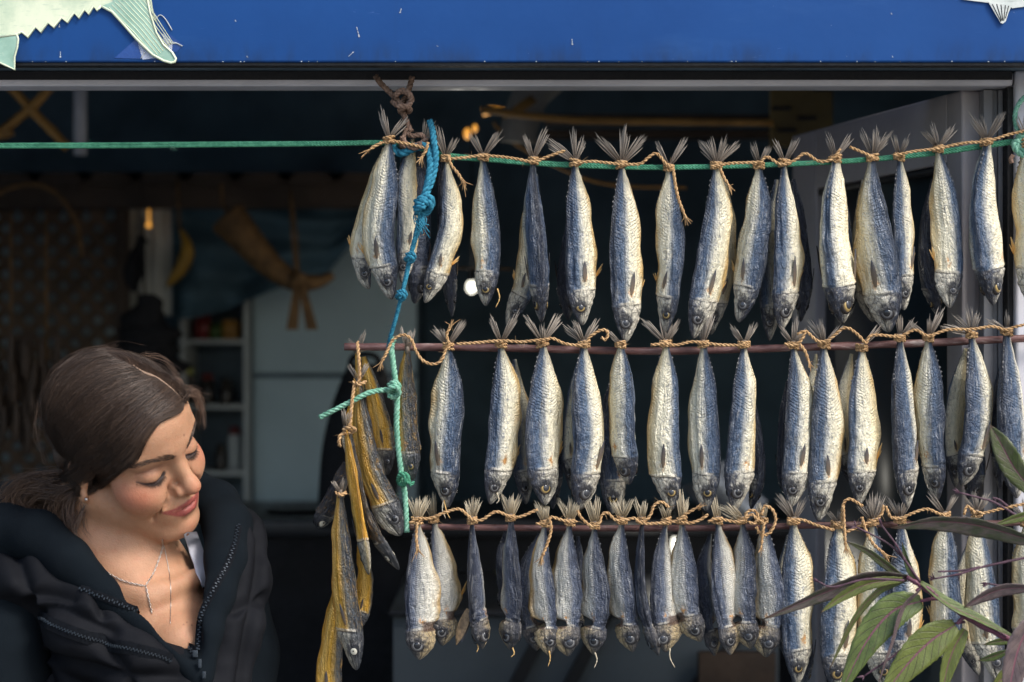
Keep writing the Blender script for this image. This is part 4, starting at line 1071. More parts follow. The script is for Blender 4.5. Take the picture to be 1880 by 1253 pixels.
F(G2, [(1222,632),(1224,720),(1224,820),(1233,938)], 59, 168, 'pale cream mackerel with fin stick poking out toward the woman', bw=.26, tips=[(1183,590),(1218,570),(1244,592)], eye='gold', pelv=0)
F(G2, [(1291,633),(1290,720),(1288,820),(1296,938)], 54, 155, 'slender mackerel with blue back toward the door and brown eye', bw=.39, tips=[(1285,600),(1294,592),(1305,578)], eye='gold', pelv=0)
F(G2, [(1366,634),(1368,720),(1365,820),(1350,937)], 63, 38, 'mackerel with cream edge, forked tail standing clear above the rod', bw=.34, tips=[(1343,601),(1386,596)], pelv=0, tone=.05)
F(G2, [(1374,700),(1385,800),(1390,870),(1380,935)], 36, 100, 'dark mackerel with yellow eye behind the fork tailed one', Y=.02, bw=.6, tone=.6, eye='gold', knot=False, pelv=0)
F(G2, [(1456,635),(1464,720),(1464,820),(1452,932)], 58, 22, 'mackerel under the loose twine tangle with combed shoulder wrinkles', bw=.38, tips=[(1432,600),(1462,585),(1478,606)])
F(G2, [(1446,700),(1440,790),(1440,860),(1446,915)], 32, 60, 'dark sliver of mackerel behind the combed one', Y=.025, bw=.6, tone=.9, knot=False, pelv=0)
F(G2, [(1513,634),(1520,720),(1524,820),(1503,957)], 62, 20, 'mackerel mottled bright blue with brown head hanging lowest', bw=.40, tips=[(1486,592),(1505,588),(1548,600)], tone=.1, pelv=0)
F(G2, [(1498,650),(1493,730),(1498,810),(1502,880)], 34, 10, 'pale mackerel edge showing behind the mottled one', Y=.02, bw=.1, knot=False, pelv=0)
F(G2, [(1582,640),(1587,720),(1590,820),(1577,927)], 60, 12, 'cream mackerel with very thin blue back in front of door stile', bw=.24, tips=[(1598,620),(1615,600)], pelv=.8)
F(G2, [(1563,650),(1551,740),(1552,830),(1562,890)], 36, 12, 'pale mackerel hanging behind the thin backed cream one', Y=.018, bw=.1, tone=.1, knot=False, pelv=0)
F(G2, [(1652,622),(1658,710),(1662,810),(1664,932)], 54, 45, 'blue grey mackerel with clear side fin over the door glass', bw=.40, tips=[(1652,578),(1676,590)], tone=.1, pelv=0)
F(G2, [(1704,622),(1704,710),(1707,810),(1722,918)], 51, 142, 'mackerel with cream inner side and shaded head over door glass', bw=.37, tips=[(1672,594),(1705,584),(1728,570)], tone=.15, pelv=0)
F(G2, [(1784,616),(1797,700),(1797,790),(1766,892)], 58, 40, 'mackerel with dark bent head in front of the door stile', bw=.36, tips=[(1733,600),(1752,580),(1778,566),(1795,575)], tone=.15, pelv=0)
F(G2, [(1773,640),(1757,730),(1752,810),(1754,895)], 36, 12, 'pale mackerel edge behind the bent headed one', Y=.015, bw=.1, knot=False, pelv=0)
F(G2, [(1785,700),(1788,790),(1790,860),(1778,918)], 40, 60, 'second head showing under the bent headed mackerel', Y=.024, bw=.5, tone=.5, knot=False, pelv=0)
F(G2, [(1848,610),(1858,700),(1862,800),(1866,915)], 62, 50, 'mackerel at the jamb half hidden by a grey green leaf', bw=.42, tips=[(1813,590),(1848,575)], tone=.2, pelv=0)
F(G2, [(1842,650),(1834,740),(1832,830),(1836,898)], 32, 90, 'nearly black mackerel behind the one at the jamb', Y=.015, bw=.7, tone=1, knot=False, pelv=0)

# golden bunch at the rod end
F(G5, [(668,655),(688,730),(704,800),(712,872)], 38, 165, 'golden fish at the back of the bunch with narrow tail end', kind='gold', bw=.22, Y=.012, pelv=0)
F(G5, [(656,648),(662,700),(650,780),(640,840)], 30, 170, 'golden fish tied directly on the rod end behind the bunch', kind='gold', bw=.2, Y=.02, tips=[(640,624),(668,612)], finw=6, pelv=0)
F(G5, [(658,704),(668,780),(690,880),(735,984)], 55, 150, 'largest golden fish of the bunch with silver head and pale eye', kind='gold', bw=.34, Y=-.022, tips=[(641,672),(674,670)], eye='grey', pelv=0, tone=.05)
F(G5, [(641,788),(655,870),(680,960),(733,1046)], 40, 110, 'slate grey slim fish with round white eye curling toward the door', kind='gold', bw=.85, Y=-.034, eye='white', pelv=0)
F(G5, [(634,790),(644,850),(656,950),(676,1056)], 34, -70, 'bright orange fish belly outward with torn throat', kind='gold', bw=.16, Y=-.048, tips=[(632,752),(644,756)], finw=3, eye='grey', pelv=0)
F(G5, [(636,850),(620,900),(604,935),(584,970)], 46, 60, 'dark fish head turned toward the woman behind the bunch', kind='gold', bw=.8, Y=.01, eye='white', tone=.7, pelv=0)
F(G5, [(625,908),(628,990),(634,1080),(655,1230)], 50, 150, 'long grey fish with gold edge and big white eye, lowest head', kind='gold', bw=.46, Y=-.05, tips=[(612,884),(630,880)], finw=4, eye='white', pelv=0)
F(G5, [(660,1000),(668,1050),(664,1110),(655,1158)], 34, 170, 'short golden fish tail piece beside the long grey fish', kind='gold', bw=.15, Y=.0, pelv=0)
F(G5, [(628,1060),(616,1130),(606,1200),(600,1330)], 50, 160, 'orange golden fish hanging out of the bottom of the picture', kind='gold', bw=.25, Y=-.02, pelv=0)

# small fish along the lower rod
small = dict(kind='small', pelv=0, finw=5, finmat=M['fin_pale'])
def tt(x, y, w=16, h=38): return [(x - w, y - h + 4), (x + 1, y - h), (x + w, y - h + 2)]
F(G3, [(766,957),(770,1030),(768,1110),(770,1212)], 58, 18, 'first small fish with white belly flap nearest the golden bunch', bw=.36, tips=tt(768,952,16), tend=[[(771,1208),(776,1222),(768,1243)]], eye='grey', **small)
F(G3, [(796,955),(808,1020),(812,1100),(812,1186)], 48, 20, 'second small fish overlapped by its neighbour, orange belly fin', bw=.30, tips=[(780,918),(795,908)], Y=-.004, eye='grey', tend=[[(814,1184),(818,1205),(813,1230)]], kind='small', pelv=1, finw=5, finmat=M['fin_pale'], tone=.15)
F(G3, [(867,957),(870,1030),(871,1110),(886,1192)], 44, 75, 'small dark fish with gill cover gaping toward the golden bunch', bw=.52, tips=tt(868,954,13), eye='grey', tone=.25, tend=[[(876,1180),(878,1190),(875,1198)]], **small)
M['gill_bone'] = plain('dried_gill_bone', (.20, .13, .065), .45, .5, 120, .4)
gc = thing('torn_gill_cover', at(860, 1122, -.012), 'torn brown gill cover hanging loose beside the small dark fish', 'gill cover')
b = MB(); uvq = []; blade(b, uvq, at(861, 1118, -.012), at(839, 1184, -.02), mm(20), Vector((-.4, -.9, 0)).normalized(), .05); b.build('bone_plate', M['gill_bone'], gc, uv=uvq)
b = MB(); uvq = []; blade(b, uvq, at(864, 1116, -.011), at(846, 1180, -.018), mm(11), Vector((.3, -.95, 0)).normalized(), .08); b.build('inner_skin', M['fin_dark'], gc, uv=uvq)
F(G3, [(937,952),(936,1020),(938,1100),(936,1194)], 42, 120, 'small fish with smooth slate body and closed belly', bw=.46, tips=tt(938,948,15), eye='grey', tone=.2, tend=[[(940,1188),(944,1200),(938,1207)]], **small)
F(G3, [(927,975),(919,1020),(921,1070),(926,1120)], 30, 60, 'dark blue small fish hidden behind the smooth slate one', bw=.7, tone=.8, Y=.016, knot=False, **small)
F(G3, [(990,980),(972,1040),(972,1110),(985,1195)], 44, 20, 'small fish behind the one draped with loose twine', bw=.5, tone=.4, Y=.008, knot=False, eye='grey', **small)
F(G3, [(1000,962),(995,1030),(1002,1110),(1009,1205)], 42, 160, 'small fish draped with a loose twine tail, head split open', bw=.36, tips=[(982,922),(996,928),(1004,930)], tend=[[(1008,1195),(1010,1210),(1006,1224)]], **small)
F(G3, [(1046,960),(1041,1030),(1044,1110),(1043,1205)], 52, 158, 'small fish with bright cream belly and orange throat', bw=.34, tips=tt(1045,955,17), eye='grey', **small)
F(G3, [(1060,985),(1063,1050),(1060,1110),(1062,1170)], 32, 60, 'dark small fish hidden behind the orange throated one', bw=.7, tone=.7, Y=.014, knot=False, **small)
F(G3, [(1092,966),(1088,1030),(1092,1110),(1090,1202)], 46, 140, 'small fish with rosy flank, between the orange throated one and the swollen shouldered one', bw=.44, tips=[(1078,920),(1096,916)], eye='grey', tend=[[(1092,1198),(1096,1212),(1091,1227)]], tone=.1, **small)
F(G3, [(1142,957),(1137,1030),(1144,1110),(1162,1198)], 50, 150, 'small fish with swollen cream shoulder, third before the slim grey one', bw=.38, tips=tt(1142,953,17), eye='grey', tend=[[(1160,1194),(1164,1220),(1168,1245)]], **small)
F(G3, [(1178,957),(1178,1030),(1186,1110),(1208,1205)], 34, 90, 'slimmest small fish, grey and twisted without clear head', bw=.6, tips=[(1166,918),(1184,920)], tone=.2, tend=[[(1208,1198),(1209,1222),(1215,1250)]], **small)
F(G3, [(1223,958),(1216,1030),(1220,1110),(1223,1198)], 46, 30, 'small dark blue fish beside the glowing bulb', bw=.48, tips=[(1212,928),(1230,930)], tone=.3, eye='grey', tend=[[(1230,1190),(1230,1208),(1239,1226)]], **small)
F(G3, [(1252,957),(1258,1030),(1265,1110),(1287,1178)], 50, 148, 'small fish with big blue eye swinging toward the door', bw=.36, tips=[(1246,900),(1262,918)], eye='grey', tend=[[(1278,1170),(1278,1190),(1275,1207)]], **small)
F(G3, [(1304,980),(1294,1040),(1298,1110),(1312,1205)], 40, 30, 'shaded small fish behind the one with dark tail spot', bw=.55, tone=.5, Y=.012, knot=False, **small)
F(G3, [(1317,957),(1325,1030),(1326,1110),(1340,1203)], 50, 22, 'small fish with dark tail spot and long pale thread below', bw=.38, tips=[(1306,905),(1322,930)], eye='grey', tend=[[(1340,1198),(1350,1222),(1341,1246)]], **small)
F(G3, [(1362,957),(1368,1030),(1370,1110),(1378,1192)], 46, 140, 'small fish with tail pointing sideways over the rod', bw=.42, tips=[(1318,930),(1335,926),(1345,945)], eye='grey', tone=.1, **small)
F(G3, [(1372,985),(1390,1040),(1386,1110),(1380,1180)], 34, 90, 'dark small fish hidden behind the sideways tailed one', bw=.7, tone=.8, Y=.014, knot=False, **small)
F(G3, [(1400,957),(1408,1030),(1411,1110),(1406,1207)], 52, 152, 'small fish under the twine loops with orange gills', bw=.34, tips=[(1393,925),(1408,928)], eye='grey', **small)

# mackerel along the lower rod
F(G4, [(1457,958),(1463,1040),(1466,1140),(1463,1258)], 64, 22, 'mackerel pointed at by the longest dark leaf', bw=.38, tips=[(1428,912),(1445,918),(1478,916)], eye='gold', pelv=0)
F(G4, [(1446,985),(1440,1070),(1442,1160),(1456,1230)], 34, 15, 'pale sliver of mackerel behind the leaf pointed one', bw=.2, Y=.018, knot=False, pelv=0)
F(G4, [(1470,1060),(1478,1140),(1482,1200),(1476,1262)], 36, 80, 'dark mackerel head below and behind the leaf pointed one', bw=.6, Y=.024, tone=.7, knot=False, pelv=0, eye='gold')
F(G4, [(1538,965),(1546,1050),(1546,1150),(1535,1268)], 76, 25, 'widest mackerel of the lower rod with near black back', bw=.32, tips=[(1520,940),(1540,938)], eye='gold', pelv=0, tone=-.05)
F(G4, [(1603,960),(1600,1050),(1604,1150),(1626,1264)], 58, 155, 'mackerel behind the curled thin leaf with frayed spread tail', bw=.34, tips=[(1575,925),(1592,918),(1608,908),(1622,915)], eye='gold', pelv=0)
F(G4, [(1652,956),(1660,1040),(1664,1140),(1652,1245)], 62, 25, 'mackerel crossed by the purple twigs, dark mottled head', bw=.42, tips=[(1632,918),(1650,926),(1668,912)], tone=.05, pelv=.7)
F(G4, [(1735,948),(1735,1040),(1738,1120),(1738,1218)], 54, 152, 'mackerel directly under the long horizontal leaf', bw=.36, tips=[(1705,906),(1756,912)], pelv=1)
F(G4, [(1793,945),(1796,1040),(1804,1140),(1834,1250)], 56, 165, 'cream mackerel nearest the door frame with dark eye patch low down', bw=.30, tips=[(1770,915),(1790,905),(1812,908)], pelv=0)
F(G4, [(1783,985),(1767,1070),(1772,1160),(1797,1240)], 38, 10, 'pale mackerel with open flank behind the one nearest the frame', bw=.12, Y=.016, knot=False, pelv=0)
F(G4, [(1884,960),(1884,1040),(1884,1120),(1888,1215)], 56, 160, 'cream mackerel cut off at the jamb above the brown leaf', bw=.25, tips=[(1858,925),(1880,918)], pelv=0)

# ------------------------------------------------------------------ rods, ropes and twine
def rodmesh(nm, pts, r, label):
    b = MB(); P = resample(pxpath(pts, .0, 10), .012); rs = random.Random(int(pts[0][0]))
    b.tube(P, [r * (1 + .10 * noise.noise(Vector((i * .35, pts[0][1], 0))) + .05 * rs.uniform(-1, 1)) for i in range(len(P))], 10, True, .9)
    return tag(b.build(nm, M['rod']), label, 'rod')
rodmesh('hanging_rod', [(632, 637), (900, 639), (1200, 645), (1480, 638), (1700, 630), (1900, 621), (2060, 616)], mm(7.2), 'upper rust brown rod carrying the middle row of fish')
rodmesh('hanging_rod', [(700, 967), (1000, 970), (1300, 970), (1500, 965), (1800, 962), (1920, 958), (2060, 954)], mm(6.2), 'lower worn brown rod carrying the small fish')

def rope(nm, parts, mat, label, cat, strands=3, fuzz=0, Y=-.02):
    """parts: list of (pixel path, radius in pixels)"""
    root = None; t = thing(nm, at(parts[0][0][0][0], parts[0][0][0][1], Y), label, cat)
    for i, (pth, r) in enumerate(parts):
        P = pxpath(pth, Y, 8); b = MB(); b.rope(P, mm(r), strands, None, 6, None, i)
        if fuzz: b.fuzz(P, mm(r), int(fuzz * len(P)), mm(13), i)
        b.build('strand', mat, t)
    return t
green = rope('green_rope', [
    ([(-60,269), (0,266), (200,265), (400,263.5), (600,262.5), (700,261), (760,266), (815,283), (900,291), (1000,299), (1150,305), (1250,306), (1400,302), (1550,295), (1700,281), (1850,260), (1868,258)], 3.6),
    ([(-60,272), (0,270), (200,269.5), (400,267.5), (600,265.5), (700,264), (760,270), (815,288), (900,295), (1000,303), (1150,308.5), (1250,309), (1400,305), (1550,298), (1700,285), (1850,264), (1868,262)], 3.6)],
    M['green_rope'], 'taut doubled green rope stretched across the opening', 'rope', 3, .25, -.014)
b = MB(); b.rope(pxpath([(1868,255),(1884,245),(1892,262),(1878,276),(1866,262),(1880,250),(1896,270),(1886,286),(1868,278),(1862,262),(1876,262),(1892,280)], -.028), mm(6.5), 3); b.build('end_knot', M['mint_rope'], green)
b = MB(); b.rope(pxpath([(1872,250),(1864,225),(1866,200),(1880,180),(1900,168)], -.02), mm(4.5), 3); b.build('tail_loop', M['mint_rope'], green)
b = MB(); b.tube(pxpath([(1860,285),(1856,292),(1858,300)], -.03), mm(4), 7); b.build('rope_end', M['old_rope'], green)
b = MB(); b.fuzz([at(313,270,-.016), at(320,270,-.016)], mm(2), 14, mm(12), 3); b.build('frayed_tuft', M['mint_rope'], green)

hook = rope('hook_rope', [
    ([(690,140,-.005), (698,152,-.012), (714,168,-.016), (728,182,-.02), (738,196,-.022)], 5.5),
    ([(757,142,-.005), (752,160,-.012), (745,178,-.018), (736,190,-.022)], 5.5),
    ([(738,196,-.02), (742,212,-.02), (748,228,-.02), (754,242,-.02)], 5.8)],
    M['old_rope'], 'old brown knotted rope hanging from the grey frame above the fish bunch', 'rope', 3, .5)
b = MB()
b.rope(pxpath([(724,176,-.03),(738,166,-.034),(752,174,-.03),(750,188,-.02),(736,190,-.012),(726,184,-.012),(728,172,-.02),(744,168,-.036),(756,182,-.034),(746,196,-.03),(734,200,-.03)]), mm(5.6), 3)
b.rope(pxpath([(720,186,-.02),(730,194,-.034),(748,196,-.034),(752,204,-.02),(738,208,-.012),(734,200,-.03)]), mm(5.2), 3); b.build('knot', M['old_rope'], hook)
b = MB(); b.rope(pxpath([(746,236),(742,250),(736,262),(740,270),(756,268),(772,264),(782,256),(772,248),(756,250),(748,244)], -.022), mm(5), 3)
b.rope(pxpath([(738,250),(744,262),(752,270),(766,272),(772,262)], -.032), mm(4.6), 3); b.build('ring_wrap', M['old_rope'], hook)

blue = rope('blue_rope', [
    ([(722,262,-.01), (724,276,-.02), (738,282,-.024), (756,274,-.026), (780,268,-.03), (794,282,-.036)], 7.5),
    ([(789,222,-.02), (794,240,-.03), (797,262,-.038), (800,290,-.042), (795,325,-.044), (785,352,-.046), (779,372,-.048)], 6.2),
    ([(786,268,-.03), (790,300,-.044), (786,330,-.046), (780,355,-.048), (776,376,-.048)], 6.2),
    ([(775,380,-.048), (768,405,-.048), (760,440,-.046), (752,472,-.045), (744,510,-.043), (736,545,-.040), (726,585,-.034), (716,620,-.026), (711,645,-.014)], 3.3),
    ([(777,380,-.046), (772,405,-.046), (764,440,-.044), (755,472,-.044), (747,510,-.042), (738,545,-.039), (728,585,-.033), (718,620,-.025)], 2.6)],
    M['blue_rope'], 'blue rope twisted down from the hook through three knots to the rod', 'rope', 3, .5)
b = MB()
b.rope(pxpath([(764,372,-.052),(778,362,-.06),(792,366,-.054),(790,380,-.045),(774,386,-.045),(764,380,-.055),(776,370,-.064),(790,376,-.06),(784,390,-.05),(768,392,-.05),(766,384,-.06),(780,378,-.066)]), mm(6.6), 3); b.build('knot', M['blue_rope'], blue)
b = MB(); rs = random.Random(9)
for i in range(26):
    x = 768 + rs.uniform(-8, 14); b.tube(pxpath([(x, 386, -.05), (x + rs.uniform(-6, 8), 400 + rs.uniform(0, 12), -.055), (x + rs.uniform(-12, 16), 412 + rs.uniform(0, 26), -.055 + rs.uniform(-.006, .006))], 0, 4), mm(.8), 4)
b.build('frayed_strand', M['blue_rope'], blue)
for (x, y) in ((752, 474), (736, 543)):
    b = MB(); b.rope(pxpath([(x-6,y-6,-.05),(x+5,y-9,-.056),(x+9,y,-.052),(x,y+7,-.044),(x-8,y+2,-.05),(x,y-3,-.06),(x+7,y+4,-.056),(x-3,y+11,-.05)], 0, 6), mm(3.6), 3); b.build('knot', M['blue_rope'], blue)

mint = rope('faded_green_rope', [
    ([(722,622,.0), (719,640,-.024), (722,670,-.024), (726,700,-.024), (729,730,-.024), (728,780,-.022), (731,820,-.02), (736,860,-.02), (740,885,-.02), (744,920,-.02), (747,978,-.02)], 5.6),
    ([(722,716,-.026), (700,717,-.030), (676,722,-.034), (650,735,-.036), (620,750,-.036), (587,767,-.034)], 5.2)],
    M['mint_rope'], 'faded green rope hanging from the rod with a side branch through the golden bunch', 'rope', 3, .4)
b = MB(); b.rope(pxpath([(714,708,-.034),(724,702,-.04),(732,708,-.036),(728,718,-.026),(716,722,-.026),(714,714,-.04),(726,710,-.044),(732,722,-.036),(722,730,-.03),(714,726,-.036)], 0, 6), mm(5.2), 3); b.build('knot', M['mint_rope'], mint)
b = MB(); b.rope(pxpath([(734,868,-.026),(744,876,-.036),(742,890,-.03),(732,886,-.02),(734,874,-.03),(746,872,-.036),(750,886,-.03)], 0, 6), mm(4.8), 3); b.rope(pxpath([(742,880,-.034),(752,888,-.036),(760,886,-.036),(752,892,-.036)], 0, 5), mm(3), 3); b.build('knot', M['green_rope'], mint)

def twine(label, group, paths, ends=(), Y=-.036):
    t = thing('twine', at(paths[0][0][0], paths[0][0][1], Y), label, 'twine')
    for i, p in enumerate(paths):
        P = pxpath(p, Y, 7); b = MB(); b.rope(P, mm(3.1), 2, mm(17), 5, mm(2.4), i); b.fuzz(P, mm(2), int(.35 * len(P)), mm(12), i); b.build('string', M['twine'], t)
    for i, p in enumerate(ends):
        P = pxpath(p, Y - .004, 7); b = MB(); n = len(P); b.rope(P, mm(3.2), 2, mm(17), 5, mm(2.4), i)
        e = P[-1]; d = (P[-1] - P[-2]).normalized(); rs = random.Random(i)
        for _ in range(12):
            q = Vector((rs.gauss(0, .35), rs.gauss(0, .35), rs.gauss(0, .35))); b.tube([e - d * .006, e + (d + q * .5) * mm(7), e + (d + q) * mm(15)], [mm(1.1), mm(.9), mm(.3)], 4, False)
        b.build('frayed_end', M['twine'], t)
    for (g, (x, y), ky, W) in KNOTS:
        if g not in group: continue
        r = mm(W * .115 + 2.6); b = MB(); rs = random.Random(int(x))
        for k in range(3):
            c = at(x, y + (k - 1) * 4.2 - 1, ky); tl = rs.uniform(-.3, .3)
            b.rope([c + Vector((r * math.cos(q * .3142), r * 1.15 * math.sin(q * .3142), r * tl * math.cos(q * .3142))) for q in range(21)], mm(2.7), 2, mm(14), 5, mm(2.2), k)
        c = at(x + rs.uniform(-4, 4), y, ky - .0085); b.rope([c + Vector((mm(5) * math.cos(q * .6), -.002 * math.sin(q * .9), mm(4.5) * math.sin(q * .6 + .4))) for q in range(13)], mm(2.7), 2, mm(14), 5, mm(2.2), 5)
        b.fuzz([c, c + Vector((.004, 0, 0))], mm(3), 5, mm(10), int(x)); b.build('knot', M['twine'], t)
    return t
twine('brown jute twine looped from tail to tail along the green rope', (G1,), [
    [(683,271),(700,263),(718,259),(745,264),(765,268),(790,276)], [(812,293),(850,290),(887,286),(935,290),(979,297),(1005,288),(1037,277)],
    [(1052,300),(1090,297),(1141,302),(1175,301),(1190,290),(1205,282),(1220,298),(1231,308)], [(1305,306),(1345,300),(1393,298),(1402,291),(1410,289),(1430,301),(1443,301),(1460,294),(1478,282),(1500,295),(1515,297),(1530,290),(1543,274)],
    [(1560,270),(1590,283),(1606,292)], [(1640,286),(1680,278),(1722,273),(1770,263),(1811,260),(1850,248),(1900,236)]],
    [[(1236,312),(1241,345),(1247,370),(1256,393)], [(1322,310),(1328,324),(1336,338)], [(822,286),(829,304),(840,318),(848,330)], [(700,262),(690,268),(680,274)], [(786,262),(782,276),(776,286)]])
twine('brown jute twine looped from tail to tail above the upper rod', (G2,), [
    [(705,657),(712,642),(722,624),(740,615),(755,624),(764,645),(776,662),(795,669),(810,662),(819,640),(824,628)], [(838,632),(870,630),(920,626),(955,628),(996,624),(1015,622),(1040,632),(1072,633),(1085,617),(1105,606),(1116,611),(1112,624),(1104,620)],
    [(1195,634),(1222,631),(1240,634),(1270,628),(1291,630),(1330,634),(1368,634)], [(1440,632),(1458,634),(1470,626),(1480,608)], [(1464,614),(1480,609),(1500,626),(1520,625),(1545,605),(1560,604),(1578,618),(1590,630),(1600,616),(1640,618),(1652,619),(1680,606),(1704,617),(1740,606),(1785,605),(1820,600),(1848,606),(1866,600),(1910,590)]],
    [[(711,646),(706,655),(702,662)], [(1468,632),(1478,645),(1484,662)], [(824,630),(820,615),(826,602)]])
twine('pale jute twine looped from tail to tail above the lower rod', (G3, G4), [
    [(752,961),(768,952),(785,953),(798,949),(815,942),(842,935),(860,948),(869,955),(885,955),(910,940),(937,949),(955,949),(987,936)], [(984,962),(1002,961),(1012,950),(1030,955),(1046,958),(1060,958)], [(1060,938),(1068,952),(1085,966),(1100,962),(1105,946),(1116,942),(1128,954),(1142,956),(1165,952),(1172,959),(1186,955),(1195,944),(1201,928),(1215,922),(1228,932)],
    [(1172,959),(1190,962),(1222,960),(1245,958),(1265,961),(1285,955),(1300,945)], [(1300,958),(1318,953),(1345,958),(1362,957),(1380,945),(1392,956),(1402,957)], [(1368,952),(1372,940),(1385,938),(1392,950),(1384,962),(1374,958)], [(1398,946),(1404,930),(1418,936),(1424,955),(1414,978),(1398,982),(1388,968)], [(1445,957),(1472,955),(1500,965),(1532,974)],
    [(1530,963),(1545,963),(1546,940),(1550,922),(1562,917),(1584,930)], [(1552,978),(1580,966),(1604,957),(1618,945),(1622,928)], [(1626,930),(1636,950),(1654,952),(1672,944),(1700,935),(1720,942),(1737,948)], [(1770,945),(1775,930),(1790,942)], [(1800,944),(1850,932),(1900,922)]],
    [[(1008,952),(1012,970),(1006,995),(996,1020)], [(1403,960),(1400,980),(1398,1000)], [(1582,950),(1592,980),(1606,1002),(1622,1016)], [(1245,957),(1258,945),(1275,935)], [(1548,930),(1550,965),(1552,1000)], [(766,960),(764,985),(766,1005)]])
gt = thing('twine', at(640, 790, -.03), 'brown jute twine binding the golden bunch to the rod end', 'twine')
for i, p in enumerate([[(656,628,-.02),(658,650,-.03),(660,690,-.03),(658,702,-.03)], [(648,702,-.034),(660,706,-.04),(672,701,-.034)], [(651,704,-.034),(646,740,-.044),(643,775,-.05),(640,790,-.05)], [(630,790,-.056),(642,784,-.062),(652,790,-.056),(640,796,-.05),(626,798,-.056),(622,812,-.056),(624,820,-.05)], [(616,905,-.058),(626,909,-.064),(636,905,-.058)]]):
    b = MB(); b.rope(pxpath(p, 0, 6), mm(3.6), 2, mm(18), 5, mm(2.4), i); b.fuzz(pxpath(p, 0, 6), mm(2), 14, mm(13), i); b.build('string', M['twine'], gt)

